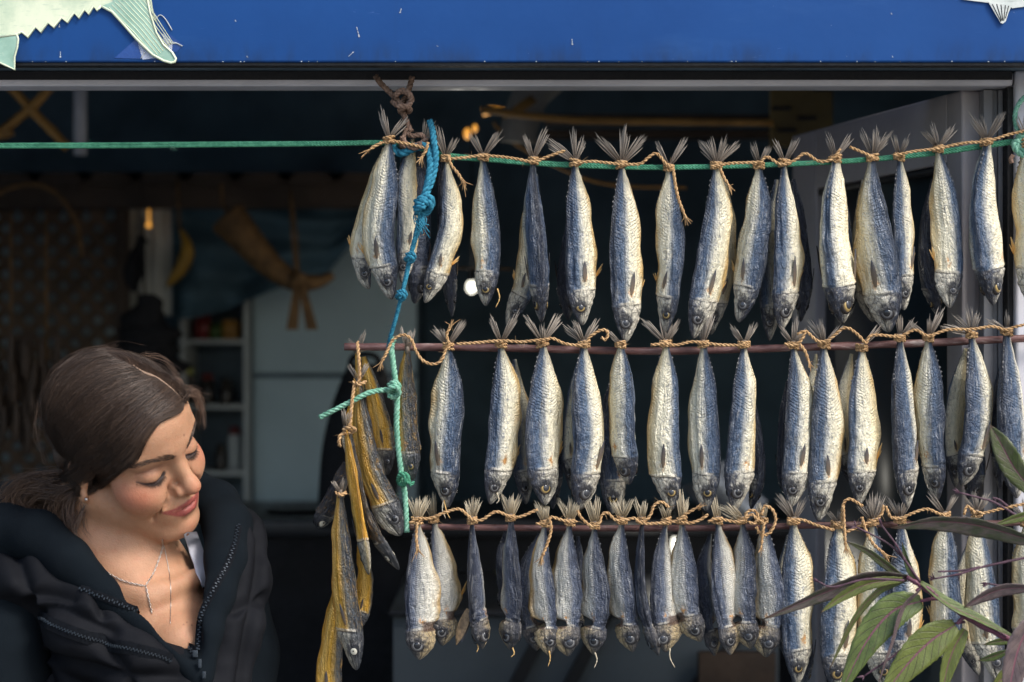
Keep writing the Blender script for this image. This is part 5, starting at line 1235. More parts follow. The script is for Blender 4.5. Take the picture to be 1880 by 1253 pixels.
# ------------------------------------------------------------------ the woman
from mathutils.bvhtree import BVHTree
HY = -.06
HS = 1443.4 * (CAM_D + HY) / CAM_F
HO = at(226.5, 805, HY)
HR = Matrix(((.559, -.829, -.021), (.677, .471, -.565), (.478, .302, .825)))
HRn = np.array(HR)
def hw(p): return HO + (HR @ Vector(p)) * HS                      # head frame -> world
def wh(p): return (HR.transposed() @ (Vector(p) - HO)) / HS       # world -> head frame
class Vox:
    def __init__(s, lo, hi, h):
        s.lo = np.array(lo, float); s.h = h
        s.n = np.ceil((np.array(hi) - s.lo) / h).astype(int) + 1
        s.D = np.full(s.n, 1.0, np.float32)
        s.ax = [s.lo[i] + h * np.arange(s.n[i]) for i in range(3)]
    def _box(s, lo, hi):
        a = np.clip(np.floor((np.array(lo) - s.lo) / s.h).astype(int), 0, s.n); b = np.clip(np.ceil((np.array(hi) - s.lo) / s.h).astype(int) + 1, 0, s.n)
        sl = tuple(slice(i, j) for i, j in zip(a, b))
        X = s.ax[0][sl[0]][:, None, None].astype(np.float32); Y = s.ax[1][sl[1]][None, :, None].astype(np.float32); Z = s.ax[2][sl[2]][None, None, :].astype(np.float32)
        return sl, X, Y, Z
    def _op(s, sl, d, k, sub):
        A = s.D[sl]
        if A.size == 0: return
        if sub: A = -A; 
        q = np.maximum(k - np.abs(A - d), 0) / max(k, 1e-6)
        r = np.minimum(A, d) - q * q * k * .25
        s.D[sl] = -r if sub else r
    def ell(s, c, r, k=.01, sub=False):
        c = np.array(c); r = np.array(r) if hasattr(r, '__len__') else np.array([r] * 3); m = k + 4 * s.h + .012
        sl, X, Y, Z = s._box(c - r - m, c + r + m)
        x, y, z = (X - c[0]) / r[0], (Y - c[1]) / r[1], (Z - c[2]) / r[2]
        k0 = np.sqrt(x*x + y*y + z*z) + 1e-9; k1 = np.sqrt((x/r[0])**2 + (y/r[1])**2 + (z/r[2])**2) + 1e-9
        s._op(sl, (k0 * (k0 - 1) / k1).astype(np.float32), k, sub)
    def cap(s, a, b, ra, rb=None, k=.006, sub=False):
        a = np.array(a, float); b = np.array(b, float); rb = ra if rb is None else rb; m = max(ra, rb) + k + 4 * s.h + .006
        sl, X, Y, Z = s._box(np.minimum(a, b) - m, np.maximum(a, b) + m)
        ab = b - a; L = max(ab @ ab, 1e-12)
        t = np.clip(((X - a[0]) * ab[0] + (Y - a[1]) * ab[1] + (Z - a[2]) * ab[2]) / L, 0, 1)
        d = np.sqrt((X - a[0] - t*ab[0])**2 + (Y - a[1] - t*ab[1])**2 + (Z - a[2] - t*ab[2])**2) - (ra + (rb - ra) * t)
        s._op(sl, d.astype(np.float32), k, sub)
    def chain(s, pts, rs, k=.006, sub=False):
        for i in range(len(pts) - 1): s.cap(pts[i], pts[i+1], rs[i], rs[i+1], k, sub)
    def mesh(s, smooth=1):
        D = s.D; S = D < 0
        a = S[:-1, :-1, :-1].astype(np.int8)
        cnt = np.zeros_like(a)
        for i in (0, 1):
            for j in (0, 1):
                for k in (0, 1):
                    cnt += S[i:S.shape[0]-1+i, j:S.shape[1]-1+j, k:S.shape[2]-1+k]
        act = (cnt > 0) & (cnt < 8); idx = np.argwhere(act); ids = np.full(act.shape, -1, np.int32); ids[act] = np.arange(len(idx))
        cr = {}
        for i in (0, 1):
            for j in (0, 1):
                for k in (0, 1): cr[(i, j, k)] = D[idx[:, 0]+i, idx[:, 1]+j, idx[:, 2]+k]
        acc = np.zeros((len(idx), 3)); num = np.zeros(len(idx))
        for ax in range(3):
            for u in (0, 1):
                for v in (0, 1):
                    c0 = [0, 0, 0]; o = [x for x in range(3) if x != ax]; c0[o[0]] = u; c0[o[1]] = v; c1 = list(c0); c1[ax] = 1
                    d0, d1 = cr[tuple(c0)], cr[tuple(c1)]; m = (d0 < 0) != (d1 < 0); t = np.where(m, d0 / np.where(m, d0 - d1, 1), 0)
                    p = np.tile(np.array(c0, float), (len(idx), 1)); p[:, ax] = t; acc[m] += p[m]; num[m] += 1
        V = s.lo + (idx + acc / num[:, None]) * s.h
        quads = []
        for ax in range(3):
            o = [x for x in range(3) if x != ax]
            A = np.take(S, range(0, S.shape[ax]-1), ax); B = np.take(S, range(1, S.shape[ax]), ax)
            e = np.argwhere(A != B); inner = np.all([(e[:, o[0]] > 0), (e[:, o[1]] > 0), (e[:, o[0]] < act.shape[o[0]]), (e[:, o[1]] < act.shape[o[1]])], axis=0); e = e[inner]
            flip = A[tuple(e.T)]
            q = []
            for (du, dv) in ((0, 0), (-1, 0), (-1, -1), (0, -1)):
                w = e.copy(); w[:, o[0]] += du; w[:, o[1]] += dv; q.append(ids[tuple(w.T)])
            q = np.stack(q, 1); f = flip if ax != 1 else ~flip
            q[~f] = q[~f][:, ::-1]; quads.append(q)
        Q = np.concatenate(quads)
        lab = np.arange(len(V))                       # keep the one connected surface
        ea = np.concatenate([Q[:, 0], Q[:, 1], Q[:, 2]]); eb = np.concatenate([Q[:, 1], Q[:, 2], Q[:, 3]])
        while True:
            m = np.minimum(lab[ea], lab[eb]); l2 = lab.copy(); np.minimum.at(l2, ea, m); np.minimum.at(l2, eb, m); l2 = l2[l2]
            if (l2 == lab).all(): break
            lab = l2
        keep = lab == np.bincount(lab).argmax(); new = np.cumsum(keep) - 1; Q = new[Q[keep[Q[:, 0]]]]; V = V[keep]
        for _ in range(smooth):
            sm = np.zeros_like(V); n = np.zeros(len(V))
            for i in range(4):
                for j in ((i + 1) % 4, (i + 3) % 4):
                    np.add.at(sm, Q[:, i], V[Q[:, j]]); np.add.at(n, Q[:, i], 1)
            V = V * .5 + (sm / n[:, None]) * .5
        return V, Q
def np_obj(name, V, Q, mat, parent, attrs=None):
    me = bpy.data.meshes.new(name); me.from_pydata(V.tolist(), [], Q.tolist()); me.materials.append(mat)
    me.polygons.foreach_set('use_smooth', [True] * len(me.polygons))
    for k, a in (attrs or {}).items():
        at_ = me.attributes.new(k, 'FLOAT', 'POINT'); at_.data.foreach_set('value', np.asarray(a, np.float32))
    me.update(); ob = bpy.data.objects.new(name, me); col.objects.link(ob); ob.parent = parent
    ob.matrix_parent_inverse = Matrix.Translation(-parent.location); return ob

def skin_human():
    g = G('human_skin'); o = g.obj()
    n1 = g.noise(o, 38, 4, .6); n2 = g.noise(o, 420, 3, .6); n3 = g.noise(o, 900, 2, .5)
    c = g.mix(g.smooth(n1, .3, .7), (.365, .192, .108), (.43, .232, .136))
    n4 = g.noise(o, 85, 4, .7)
    c = g.mix(g.smooth(n4, .52, .72, 0, .35), c, (.40, .15, .085))
    c = g.mix(g.smooth(n4, .44, .28, 0, .35), c, (.44, .27, .16))
    c = g.mix(g.smooth(n2, .60, .75, 0, .25), c, (.26, .12, .068))
    c = g.mix(g.math('MULTIPLY', g.gattr('blush'), .75), c, (.42, .105, .062))
    c = g.mix(g.math('MULTIPLY', g.gattr('lid'), .55), c, (.23, .105, .075))
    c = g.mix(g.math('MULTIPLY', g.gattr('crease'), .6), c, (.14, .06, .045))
    c = g.mix(g.gattr('brow'), c, (.075, .04, .028))
    c = g.mix(g.gattr('lash'), c, (.022, .016, .018))
    lip = g.gattr('lip')
    c = g.mix(g.math('MULTIPLY', lip, .9), c, g.mix(g.smooth(n2, .35, .7), (.25, .05, .048), (.33, .08, .07)))
    c = g.mix(g.gattr('mole'), c, (.16, .075, .05))
    rg = g.math('SUBTRACT', g.smooth(n2,   .3, .7, .50, .64), g.math('MULTIPLY', lip, .16))
    g.done(c, rg, g.bump(g.math('ADD', n2, g.math('MULTIPLY', n3, .7)), .55, .0010), 0, .34)
    g.b.inputs['Subsurface Weight'].default_value = .18
    g.b.inputs['Subsurface Radius'].default_value = (1.0, .35, .2)
    g.b.inputs['Subsurface Scale'].default_value = .006
    return g.m
M['skin'] = skin_human()
def cloth_mat(name, a, b, sc, bump, rough, sheen):
    g = G(name); o = g.obj(); n1 = g.noise(o, 14, 4, .6); n2 = g.noise(o, sc, 3, .65)
    c = g.mix(g.smooth(n1, .3, .7), a, b)
    g.done(c, rough, g.bump(g.math('ADD', g.math('MULTIPLY', n1, .8), g.math('MULTIPLY', n2, .5)), bump, .002), 0, .12)
    g.b.inputs['Sheen Weight'].default_value = sheen; g.b.inputs['Sheen Roughness'].default_value = .5
    return g.m
M['vest'] = cloth_mat('black_vest_nylon', (.0040, .0045, .0062), (.0066, .0072, .0094), 120, .3, .78, .0)
M['fleece'] = cloth_mat('dark_navy_fleece', (.0026, .0048, .0072), (.0042, .0070, .0098), 900, .7, .95, .0)
M['undershirt'] = cloth_mat('white_ribbed_cotton', (.42, .42, .47), (.50, .50, .55), 500, .4, .8, .1)
M['zip'] = plain('dark_zip_teeth', (.026, .034, .043), .4, .3, 200, .1, .2)
M['zip_tape'] = plain('dark_zip_tape', (.005, .006, .008), .9, .3, 200, .1, 0, .08)
M['silver'] = plain('silver_chain', (.55, .50, .45), .34, .1, 200, .05, .9)
M['trouser'] = plain('dark_trousers', (.02, .022, .03), .85, .25, 20)
M['boot'] = plain('black_boots', (.012, .012, .012), .5, .25, 20)
def hair_mat(nm, k):
    g = G(nm); uv = g.sep(g.uv())
    n1 = g.noise(g.comb(g.math('MULTIPLY', uv[0], 900), g.math('MULTIPLY', uv[1], 3.0), 0), 1, 2, .5)
    c = g.ramp(n1, [(.28, (.018 * k, .0125 * k, .011 * k)), (.5, (.054 * k, .033 * k, .0225 * k)), (.72, (.125 * k, .076 * k, .048 * k))])
    g.done(c, .46, None, 0, .4)
    g.b.inputs['Anisotropic'].default_value = .5
    return g.m
M['hair'] = hair_mat('dark_brown_hair', .78)
M['hair_loose'] = hair_mat('loose_brown_hair', 1.9)
M['scalp'] = plain('scalp_parting', (.20, .13, .085), .6, .2, 60)

woman = thing('person', at(226, 1253, .0), 'young woman with pulled back dark hair in black vest, smiling down beside the golden fish', 'person')
woman.location = (at(226, 0, 0).x, 0, 0)
# --- head, neck and chest: one continuous skin
V_ = Vox((-.125, -.215, -.42), (.125, .135, .135), .0017)
for s in (1, -1):
    V_.cap((s*.052, .005, -.062), (s*.019, -.072, -.104), .017, .015, .02)
    V_.ell((s*.041, -.052, -.030), (.022, .024, .022), .02)
V_.ell((0, .010, .032), (.071, .085, .073), .02)
V_.ell((0, -.044, .042), (.060, .055, .052), .03)
V_.ell((0, -.048, -.030), (.054, .044, .062), .025)
V_.ell((0, -.036, -.072), (.047, .052, .042), .025)
V_.ell((0, -.083, -.100), (.020, .0175, .0175), .022)
V_.ell((0, -.080, -.066), (.030, .0215, .024), .016)
for s in (1, -1):
    V_.cap((s*.010, -.0870, .0235), (s*.046, -.0705, .0235), .0105, .008, .016)      # brow
    V_.ell((s*.035, -.1015, .0005), (.020, .0165, .0120), .012, True)             # socket
    V_.ell((s*.016, -.102, .000), (.008, .012, .012), .010, True)
    V_.ell((s*.037, -.0655, -.038), (.019, .021, .017), .026)                      # raised smiling cheek
    V_.ell((s*.0330, -.0710, -.0035), (.0170, .0178, .0140), .0040)               # lids over the eyeball
    for (a, b) in (((-.051, -.0680, .0028), (-.042, -.0820, .0078)), ((-.042, -.0820, .0078), (-.032, -.0872, .0088)), ((-.032, -.0872, .0088), (-.0205, -.0872, .0038))):
        V_.cap((-s*a[0], a[1], a[2]), (-s*b[0], b[1], b[2]),   .0014, .0014, .0022, True)   # lid crease
    for (a, b) in (((-.050, -.069, -.0058), (-.041, -.0818, -.0092)), ((-.041, -.0818, -.0092), (-.032, -.0858, -.0100)), ((-.032, -.0858, -.0100), (-.0205, -.0858, -.0066))):
        V_.cap((-s*a[0], a[1], a[2]), (-s*b[0], b[1], b[2]), .0012, .0012, .0015, True)   # closed lash line
V_.cap((0, -.0865, .012), (0, -.1065, -.022), .0078, .0092, .014)
V_.ell((0, -.1115, -.0300), (.0112, .0115, .0098), .009)
for s in (1, -1):
    V_.ell((s*.0128, -.0985, -.0355), (.0072, .0100, .0078), .005)
    V_.ell((s*.0195, -.0915, -.0330), (.0018, .006, .0075), .006, True)
V_.cap((0, -.110, -.036), (0, -.1005, -.0455), .0048, .0045, .006)
for s in (1, -1): V_.ell((s*.0068, -.1050, -.0430), (.0030, .0048, .0032), .002, True)
UL = [(.0325, -.0755, -.0588), (.018, -.0920, -.0600), (.0065, -.0990, -.0572), (0, -.0988, -.0584)]
LL = [(.0315, -.0760, -.0605), (.016, -.0915, -.0690), (.006, -.0965, -.0717), (0, -.0970, -.0720)]
SM = [(.035, -.0735, -.0580), (.018, -.0950, -.0648), (.006, -.1015, -.0644), (0, -.1020, -.0647)]
for s in (1, -1):
    f = lambda P: [(s * p[0], p[1], p[2]) for p in P]
    V_.chain(f(UL), [.0010, .0038, .0052, .0047], .0045)
    V_.chain(f(LL), [.0010, .0046, .0064, .0066], .0045)
    V_.chain(f(SM), [.0007, .0012, .0014, .0014], .0018, True)
    pass
    V_.chain(f([(.0205, -.0960, -.0360), (.029, -.0895, -.0480), (.0365, -.0800, -.0600), (.038, -.0725, -.072)]), [.0006, .0010, .0010, .0004], .0090, True)
V_.ell((0, -.1100, -.0835), (.016, .0085, .0055), .010, True)
V_.cap((0, -.112, -.050), (0, -.108, -.056), .0030, .0030, .004, True)
for s in (1, -1):                                                                  # ears, mostly under the hair
    V_.ell((s*.0685, .017, -.022), (.0065, .016, .026), .004); V_.ell((s*.0735, .0085, -.0485), (.0050, .0075, .0095), .006)
def pw(px, py, Y): return tuple(wh(at(px, py, Y)))
V_.cap(pw(188, 900, .005), pw(240, 1068, .005), .058, .062, .03)
V_.cap(pw(150, 985, -.045), pw(268, 1092, -.062), .010, .008, .02)                # neck tendon
V_.cap(pw(236, 1085, .015), pw(310, 1290, .005), .088, .100, .035)
V_.ell(pw(318, 1225, -.010), (.085, .080, .10), .03)
V_.ell(pw(338, 1196, -.072), (.030, .030, .042), .03)
V_.cap(pw(276, 1092, -.068), pw(176, 1068, -.04), .008, .010, .02)                # collar bones
V_.cap(pw(304, 1085, -.062), pw(366, 1056, -.02), .008, .010, .02)
V_.ell(pw(290, 1080, -.090), (.008, .008, .008), .016, True)
Vh, Q = V_.mesh(2)
def chain_d(Vh, P, sym=True):
    best = np.full(len(Vh), 9.0)
    for s in ((1, -1) if sym else (1,)):
        for a, b in zip(P, P[1:]):
            a = np.array(a) * (s, 1, 1); b = np.array(b) * (s, 1, 1); ab = b - a
            t = np.clip(((Vh - a) @ ab) / (ab @ ab), 0, 1); best = np.minimum(best, np.linalg.norm(Vh - a - t[:, None] * ab, axis=1))
    return best
sst = lambda x, lo, hi: np.clip((x - lo) / (hi - lo), 0, 1) ** 2 * (3 - 2 * np.clip((x - lo) / (hi - lo), 0, 1))
T_h = BVHTree.FromPolygons([Vector(v) for v in Vh], Q.tolist())
def on_skin(P, per=8, inset=.012):
    out = []
    for p in catmull(P, per):
        h = T_h.ray_cast(p + Vector((p.x * .6, -.05, 0)), Vector((-p.x * .6, .05, 0)).normalized())
        out.append(h[0] if h[0] is not None else p)
    return out
def mask_line(P, w0, w1=None, soft=.0010):
    """1 within the half width of a line that lies on the skin."""
    pts = np.array(on_skin(P)); best = np.full(len(Vh), -9.0)
    for s in (1, -1):
        q = pts * (s, 1, 1)
        for i in range(len(q) - 1):
            a, b = q[i], q[i+1]; ab = b - a; t = np.clip(((Vh - a) @ ab) / max(ab @ ab, 1e-12), 0, 1); f = (i + t) / (len(q) - 1)
            w = np.interp(f, np.linspace(0, 1, len(w0)), w0); best = np.maximum(best, w - np.linalg.norm(Vh - a - t[:, None] * ab, axis=1))
    return sst(best, -soft, soft)
lip = np.maximum(mask_line(UL, [.0006, .0026, .0040, .0040]), mask_line(LL, [.0006, .0036, .0054, .0058]))
lip = np.maximum(lip, mask_line(SM, [.0004, .0022, .0034, .0036]))
sx = np.abs(Vh[:, 0])
gs = lambda c, r: np.exp(-(((sx - c[0]) / r[0]) ** 2 + ((Vh[:, 1] - c[1]) / r[1]) ** 2 + ((Vh[:, 2] - c[2]) / r[2]) ** 2))
blush = np.clip(gs((.052, -.062, -.028), (.021, .03, .019)) * 1.0 + .55 * gs((0, -.118, -.032), (.013, .02, .013)) + .25 * gs((0, -.1, -.1), (.02, .02, .014)), 0, 1)
lid = np.clip(gs((.034, -.078, .0075), (.020, .03, .0075)) * .8 + .45 * gs((.032, -.08, -.016), (.016, .02, .006)), 0, 1)
BR = [(.0105, -.0975, .0190), (.021, -.0945, .0235), (.034, -.0860, .0265), (.047, -.0755, .0250), (.056, -.066, .0195)]
brow = .62 * mask_line(BR, [.0022, .0028, .0024, .0016, .0006], soft=.0014)
LS = [(.0515, -.068, -.0058), (.041, -.0815, -.0105), (.031, -.0858, -.0115), (.0205, -.0860, -.0068)]
lash = .95 * mask_line(LS, [.0008, .0034, .0050, .0030], soft=.0013)
crease = mask_line([(-.051, -.0680, .0028), (-.042, -.0820, .0078), (-.032, -.0872, .0088), (-.0205, -.0872, .0038)], [.0002, .0008, .0008, .0004], soft=.0010)  # shade of the lid fold painted into the skin colour
mole = np.zeros(len(Vh))
Vw = np.array(HO) + (Vh @ HRn.T) * HS
for (px, py) in ((338, 799), (337, 1147), (343, 1143), (306, 905), (352, 1148)):
    p = at(px, py, 0); dd = np.hypot((Vw[:, 0] - (p.x * (CAM_D + Vw[:, 1]) / CAM_D)), (Vw[:, 2] - (CAM_Z + (p.z - CAM_Z) * (CAM_D + Vw[:, 1]) / CAM_D)))
    mole = np.maximum(mole, .8 * sst(-dd, -.0016, -.0006))
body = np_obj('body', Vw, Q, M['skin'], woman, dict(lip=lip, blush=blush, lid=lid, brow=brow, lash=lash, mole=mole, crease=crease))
T_skin = BVHTree.FromPolygons([Vector(v) for v in Vw], Q.tolist())
CAMP = Vector((0, -CAM_D, CAM_Z))
def cast(tree, px, py, lift=.001, Yd=-.08):
    d = (at(px, py, 0) - CAMP).normalized(); h = tree.ray_cast(CAMP, d)
    if h[0] is None: return at(px, py, Yd)
    return h[0] + h[1] * lift * (1 if h[1].dot(d) < 0 else -1)
# brow hairs and lashes
def hairs(name, lst, mat, parent):
    b = MB(); uv = []
    for i, (P, r) in enumerate(lst):
        n0 = len(b.v); n = len(P); b.tube(P, [r * (1 - .75 * k / (n - 1)) for k in range(n)], 3, False)
        u = (i * .6180339) % 1.0
        uv += [(u, (k // 3) / n) for k in range(len(b.v) - n0)]
    return b.build(name, mat, parent, uv=uv)
rs = random.Random(21)
for s in (-1, 1):
    lst = []
    P = catmull([(s * p[0], p[1], p[2]) for p in BR], 10)
    for _ in range(170):
        f = rs.random(); p = P[int(f * (len(P) - 1))]; w = float(np.interp(f, [0, .3, .7, 1], [.0042, .0042, .0030, .0012]))
        q = p + Vector((0, 0, rs.uniform(-w, w))); wq = hw(q)
        loc, nr, _, _ = T_skin.find_nearest(wq)
        out = (HR @ Vector((s * (.5 + .5 * f), .35 * f, .75 - 1.1 * f))).normalized(); out = (out - nr * out.dot(nr)).normalized()
        L = rs.uniform(.004, .0075); a = loc + nr * .0002
        lst.append(([a, a + out * L * .5 + nr * .0007, a + out * L + nr * .0003], .00028))
    hairs('eyebrow', lst, M['hair'], body)
    lst = []
    P = catmull([(s * p[0], p[1], p[2]) for p in LS], 10)
    for _ in range(170):
        f = rs.random(); p = P[int(f * (len(P) - 1))]; loc, nr, _, _ = T_skin.find_nearest(hw(p))
        dn = (HR @ Vector((s * (.75 - .9 * f), -.55, -.62))).normalized(); up = (HR @ Vector((0, -.3, .5)))
        L = rs.uniform(.005, .0090); a = loc - nr * .0002
        lst.append(([a, a + dn * L * .6, a + dn * L * .95 + up * L * .22], .00034))
    hairs('eyelashes', lst, M['hair'], body)
# --- hair
SC, SRd = np.array((0, .011, .034)), np.array((.0775, .0925, .0795))
def scalp_hit(px, py, lift=0.0):
    """Where a sight line meets the hair surface, or the nearest point of it."""
    o = np.array(wh(CAMP)); d = np.array(HR.transposed() @ (at(px, py, 0) - CAMP)); d /= np.linalg.norm(d)
    r = SRd + lift; oo = (o - SC) / r; dd = d / r; A = dd @ dd; B = oo @ dd; C = oo @ oo - 1; disc = B * B - A * C
    t = (-B - math.sqrt(disc)) / A if disc > 0 else -B / A
    p = oo + dd * t; p = p / np.linalg.norm(p)
    P = Vector(SC + p * r)
    h = T_skin.ray_cast(CAMP, (at(px, py, 0) - CAMP).normalized())
    if h[0] is not None and wh(h[0]).z > -.062 and (disc <= 0 or (h[0] - CAMP).length < (hw(P) - CAMP).length + .002):
        P = Vector(wh(h[0] + h[1] * (.0012 + lift) * (1 if h[1].y < .3 else -1)))
    return P
Vc = Vox((-.10, -.11, -.09), (.10, .135, .15), .003)
Vc.ell(SC, SRd - .0055, .001)
nx = np.array((.83, .557))
X, Y, Z = (a.astype(np.float32) for a in (Vc.ax[0][:, None, None], Vc.ax[1][None, :, None], Vc.ax[2][None, None, :]))
side = -(Y * .80 + (Z - .012 * np.minimum(1, (X / .05) ** 2)) * .60 + .0235)
qk = np.maximum(.012 - np.abs(Vc.D - side), 0) / .012
Vc.D = np.maximum(Vc.D, side) + qk * qk * .003
Vc.ell((-.012, .080, -.040), (.034, .024, .034), .03)
Vv, Qc = Vc.mesh(2)
uvc = np.stack([np.arctan2(Vv[:, 0], Vv[:, 2] - .02) * .35, Vv[:, 1] * 2], 1)
me = np_obj('hair', np.array(HO) + (Vv @ HRn.T) * HS, Qc, M['hair'], woman)
lay = me.data.uv_layers.new(name='UVMap'); li = np.empty(len(me.data.loops), np.int32); me.data.loops.foreach_get('vertex_index', li); lay.data.foreach_set('uv', uvc[li].astype(np.float32).ravel())
hairob = me
GD = [
 [(333,741),(327,758),(294,772),(271,795),(261,815),(247,844),(216,868),(196,890),(170,905),(128,912),(62,905)],
 [(328,734),(306,752),(272,778),(248,806),(222,836),(196,858),(166,880),(140,894),(112,902),(84,902),(58,898)],
 [(308,716),(266,748),(222,788),(176,830),(130,868),(98,886),(76,890),(55,890)],
 [(286,700),(240,722),(190,758),(146,800),(112,840),(88,866),(70,878),(54,882)],
 [(262,684),(212,698),(162,730),(122,774),(98,816),(82,848),(66,868),(52,874)],
 [(240,670),(188,680),(138,712),(104,756),(88,800),(76,836),(62,858),(50,866)],
 [(218,660),(166,670),(120,702),(92,748),(80,792),(70,830),(58,852),(48,860)],
 [(196,648),(148,662),(106,698),(84,744),(74,790),(64,828),(54,848),(46,856)],
 [(192,634),(138,644),(90,684),(66,736),(56,790),(50,830),(44,848),(40,852)],
 [(200,600),(120,612),(60,660),(36,730),(30,790),(34,830),(36,845),(36,848)]]
GF = [
 [(334,740),(346,733),(352,737),(355,742)], [(333,738),(350,722),(362,724),(372,730)],
 [(330,734),(338,712),(322,694),(300,676),(276,662)], [(316,722),(322,700),(300,676),(270,658),(236,648)],
 [(296,706),(296,684),(270,662),(236,648),(200,642)], [(270,688),(266,668),(240,652),(206,644),(170,652)], [(240,670),(232,655),(206,646),(176,650),(144,662)], [(250,678),(246,656),(220,642),(190,637),(160,644)], [(226,664),(214,652),(196,645),(170,652),(138,668)], [(216,660),(200,650),(184,646),(160,654),(132,672)]]
def guide_strands(GDs, count, seed, lift=(.000, .004), jit=5.0, per=2, rad=.00042, wild=0):
    rs = random.Random(seed); lst = []
    GDs = [[(q.x, q.y) for q in resample(catmull([Vector((x, y, 0)) for x, y in gd], 6), 14)] for gd in GDs]
    for i in range(count):
        s = rs.random() * (len(GDs) - 1.001); k = int(s); f = s - k
        A, B = GDs[k], GDs[k+1]; n = max(6, min(18, max(len(A), len(B))))
        jx, jy = rs.gauss(0, jit), rs.gauss(0, jit) * .6; l0 = rs.uniform(*lift); P = []
        cut = 1.0 if rs.random() < .75 else rs.uniform(.5, 1)
        for q in range(n):
            a = A[int(q * (len(A) - 1) / (n - 1))]; c = B[int(q * (len(B) - 1) / (n - 1))]
            g_ = q / (n - 1)
            if g_ > cut: break
            w = math.sin(math.pi * min(1, g_ * 1.1 + .05))
            P.append(scalp_hit(a[0] + (c[0] - a[0]) * f + jx * w + rs.gauss(0, .5), a[1] + (c[1] - a[1]) * f + jy * w + rs.gauss(0, .5), l0 + wild * w * rs.random()))
        if len(P) > 2: lst.append(([hw(p) for p in catmull(P, per)], rad * rs.uniform(.6, 1.2)))
    return lst
hairs('hair_strands', guide_strands(GD, 4400, 4, jit=3.5, rad=.0003) + guide_strands(GD[2:], 60, 5, (.002, .007), 9, 2, .00026, .004), M['hair'], hairob)
hairs('hair_strands', guide_strands(GF, 1600, 6, (0, .004), 4, rad=.0003) + guide_strands(GF[1:4], 40, 8, (.003, .010), 7, 2, .00025, .006), M['hair'], hairob)
b = MB(); pts = [scalp_hit(x, y, .0022) for x, y in ((331, 739), (318, 724), (300, 709), (282, 697), (262, 684), (245, 673), (232, 667))]
P = [hw(p) for p in catmull(pts, 4)]; b.tube(P, [.0016 * math.sin(.35 + 2.6 * i / len(P)) + .0006 for i in range(len(P))], 8); b.build('parting', M['scalp'], hairob)
# hair gathered low with loose locks
rs = random.Random(31); lst = []
def lock(pts, n, spread, rad=.00045, Y=0.0, curl=.0):
    for _ in range(n):
        ox, oy, oz = rs.gauss(0, spread), rs.gauss(0, spread), rs.gauss(0, .008); ph = rs.uniform(0, 6.3); e = rs.uniform(.82, 1.02)
        P = []
        for i, p in enumerate(pts):
            f = i / (len(pts) - 1)
            if f > e: break
            k = .35 + .9 * f; P.append(at(p[0] + ox * k + curl * math.sin(ph + f * 5), p[1] + oy * k + curl * math.cos(ph + f * 4), (p[2] if len(p) > 2 else Y) + oz))
        if len(P) > 2: lst.append((catmull(P, 4), rad * rs.uniform(.6, 1.15)))
lock([(132,900,-.03),(98,906,-.025),(64,902,-.01),(36,916,.0),(12,942,.01),(-14,968,.01)], 420, 13, .00055, curl=7)
lock([(104,872,-.02),(72,880,-.015),(46,896,-.005),(26,926,.0),(6,950,.01)], 260, 12, .0005, curl=7)
lock([(152,900,-.038),(122,914,-.04),(104,944,-.036),(112,980,-.036),(130,1012,-.042)], 300, 11, .0005, curl=7)
lock([(92,890,-.02),(56,902,-.015),(36,936,-.01),(66,978,-.02),(104,990,-.03)], 320, 14, .0005, curl=10)
lock([(140,905,-.04),(128,935,-.045),(136,970,-.055),(150,1000,-.062)], 120, 8, .0005, curl=6)
lock([(162,908,-.052),(150,945,-.058),(138,975,-.062),(152,1005,-.070),(172,1045,-.082),(177,1072,-.086)], 30, 3, .0004, curl=4)
lock([(152,930,-.045),(152,965,-.055),(162,990,-.064),(182,1012,-.072)], 16, 4, .00032, curl=5)
lock([(70,880,.0),(30,890,.01),(2,920,.01),(-14,936,.01)], 50, 9, .0003, curl=12)
fy = cast(T_skin, 352, 770, 0).y
lock([(330,736,fy+.012),(346,722,fy+.024),(362,728,fy+.034),(368,750,fy+.038),(368,785,fy+.036)], 150, 4, .00045, curl=4)
lock([(328,730,fy+.016),(346,714,fy+.03),(366,720,fy+.04),(380,728,fy+.045)], 36, 4, .0003, curl=6)
lock([(322,724,fy+.016),(330,706,fy+.026),(318,692,fy+.03),(300,676,fy+.034)], 60, 3, .0004, curl=3)
lock([(150,735,-.0),(140,690,-.0),(170,648,.0),(215,634,.01),(262,640,.02)], 14, 4, .00022, curl=5)
lock([(262,650,.03),(300,660,.03),(336,700,.03),(352,712,.03)], 14, 5, .00022, curl=5)
lock([(84,850,.0),(66,800,.0),(70,740,.01),(96,690,.01)], 12, 4, .00022, curl=5)
lock([(210,872,-.075),(180,890,-.06),(140,902,-.045),(96,912,-.02)], 26, 3, .00035, curl=3)
hairs('gathered_hair', lst, M['hair_loose'], hairob)
b = MB(); rows = []
for i in range(13):
    f = i / 12; c = at(128 - 100 * f, 893 + 30 * math.sin(f * 2.6) + 34 * f, .004 + .02 * f); r = .024 * math.sin(math.pi * (.16 + .74 * f)) + .004
    rows.append([c + Vector((.35 * r * math.cos(a * .3927), r * .8 * math.cos(a * .3927 + .3), r * math.sin(a * .3927))) for a in range(16)])
b.sheet(rows, True); b.build('bun', M['hair'], hairob, uv=[(i * .013 % 1, .5) for i in range(len(b.v))])
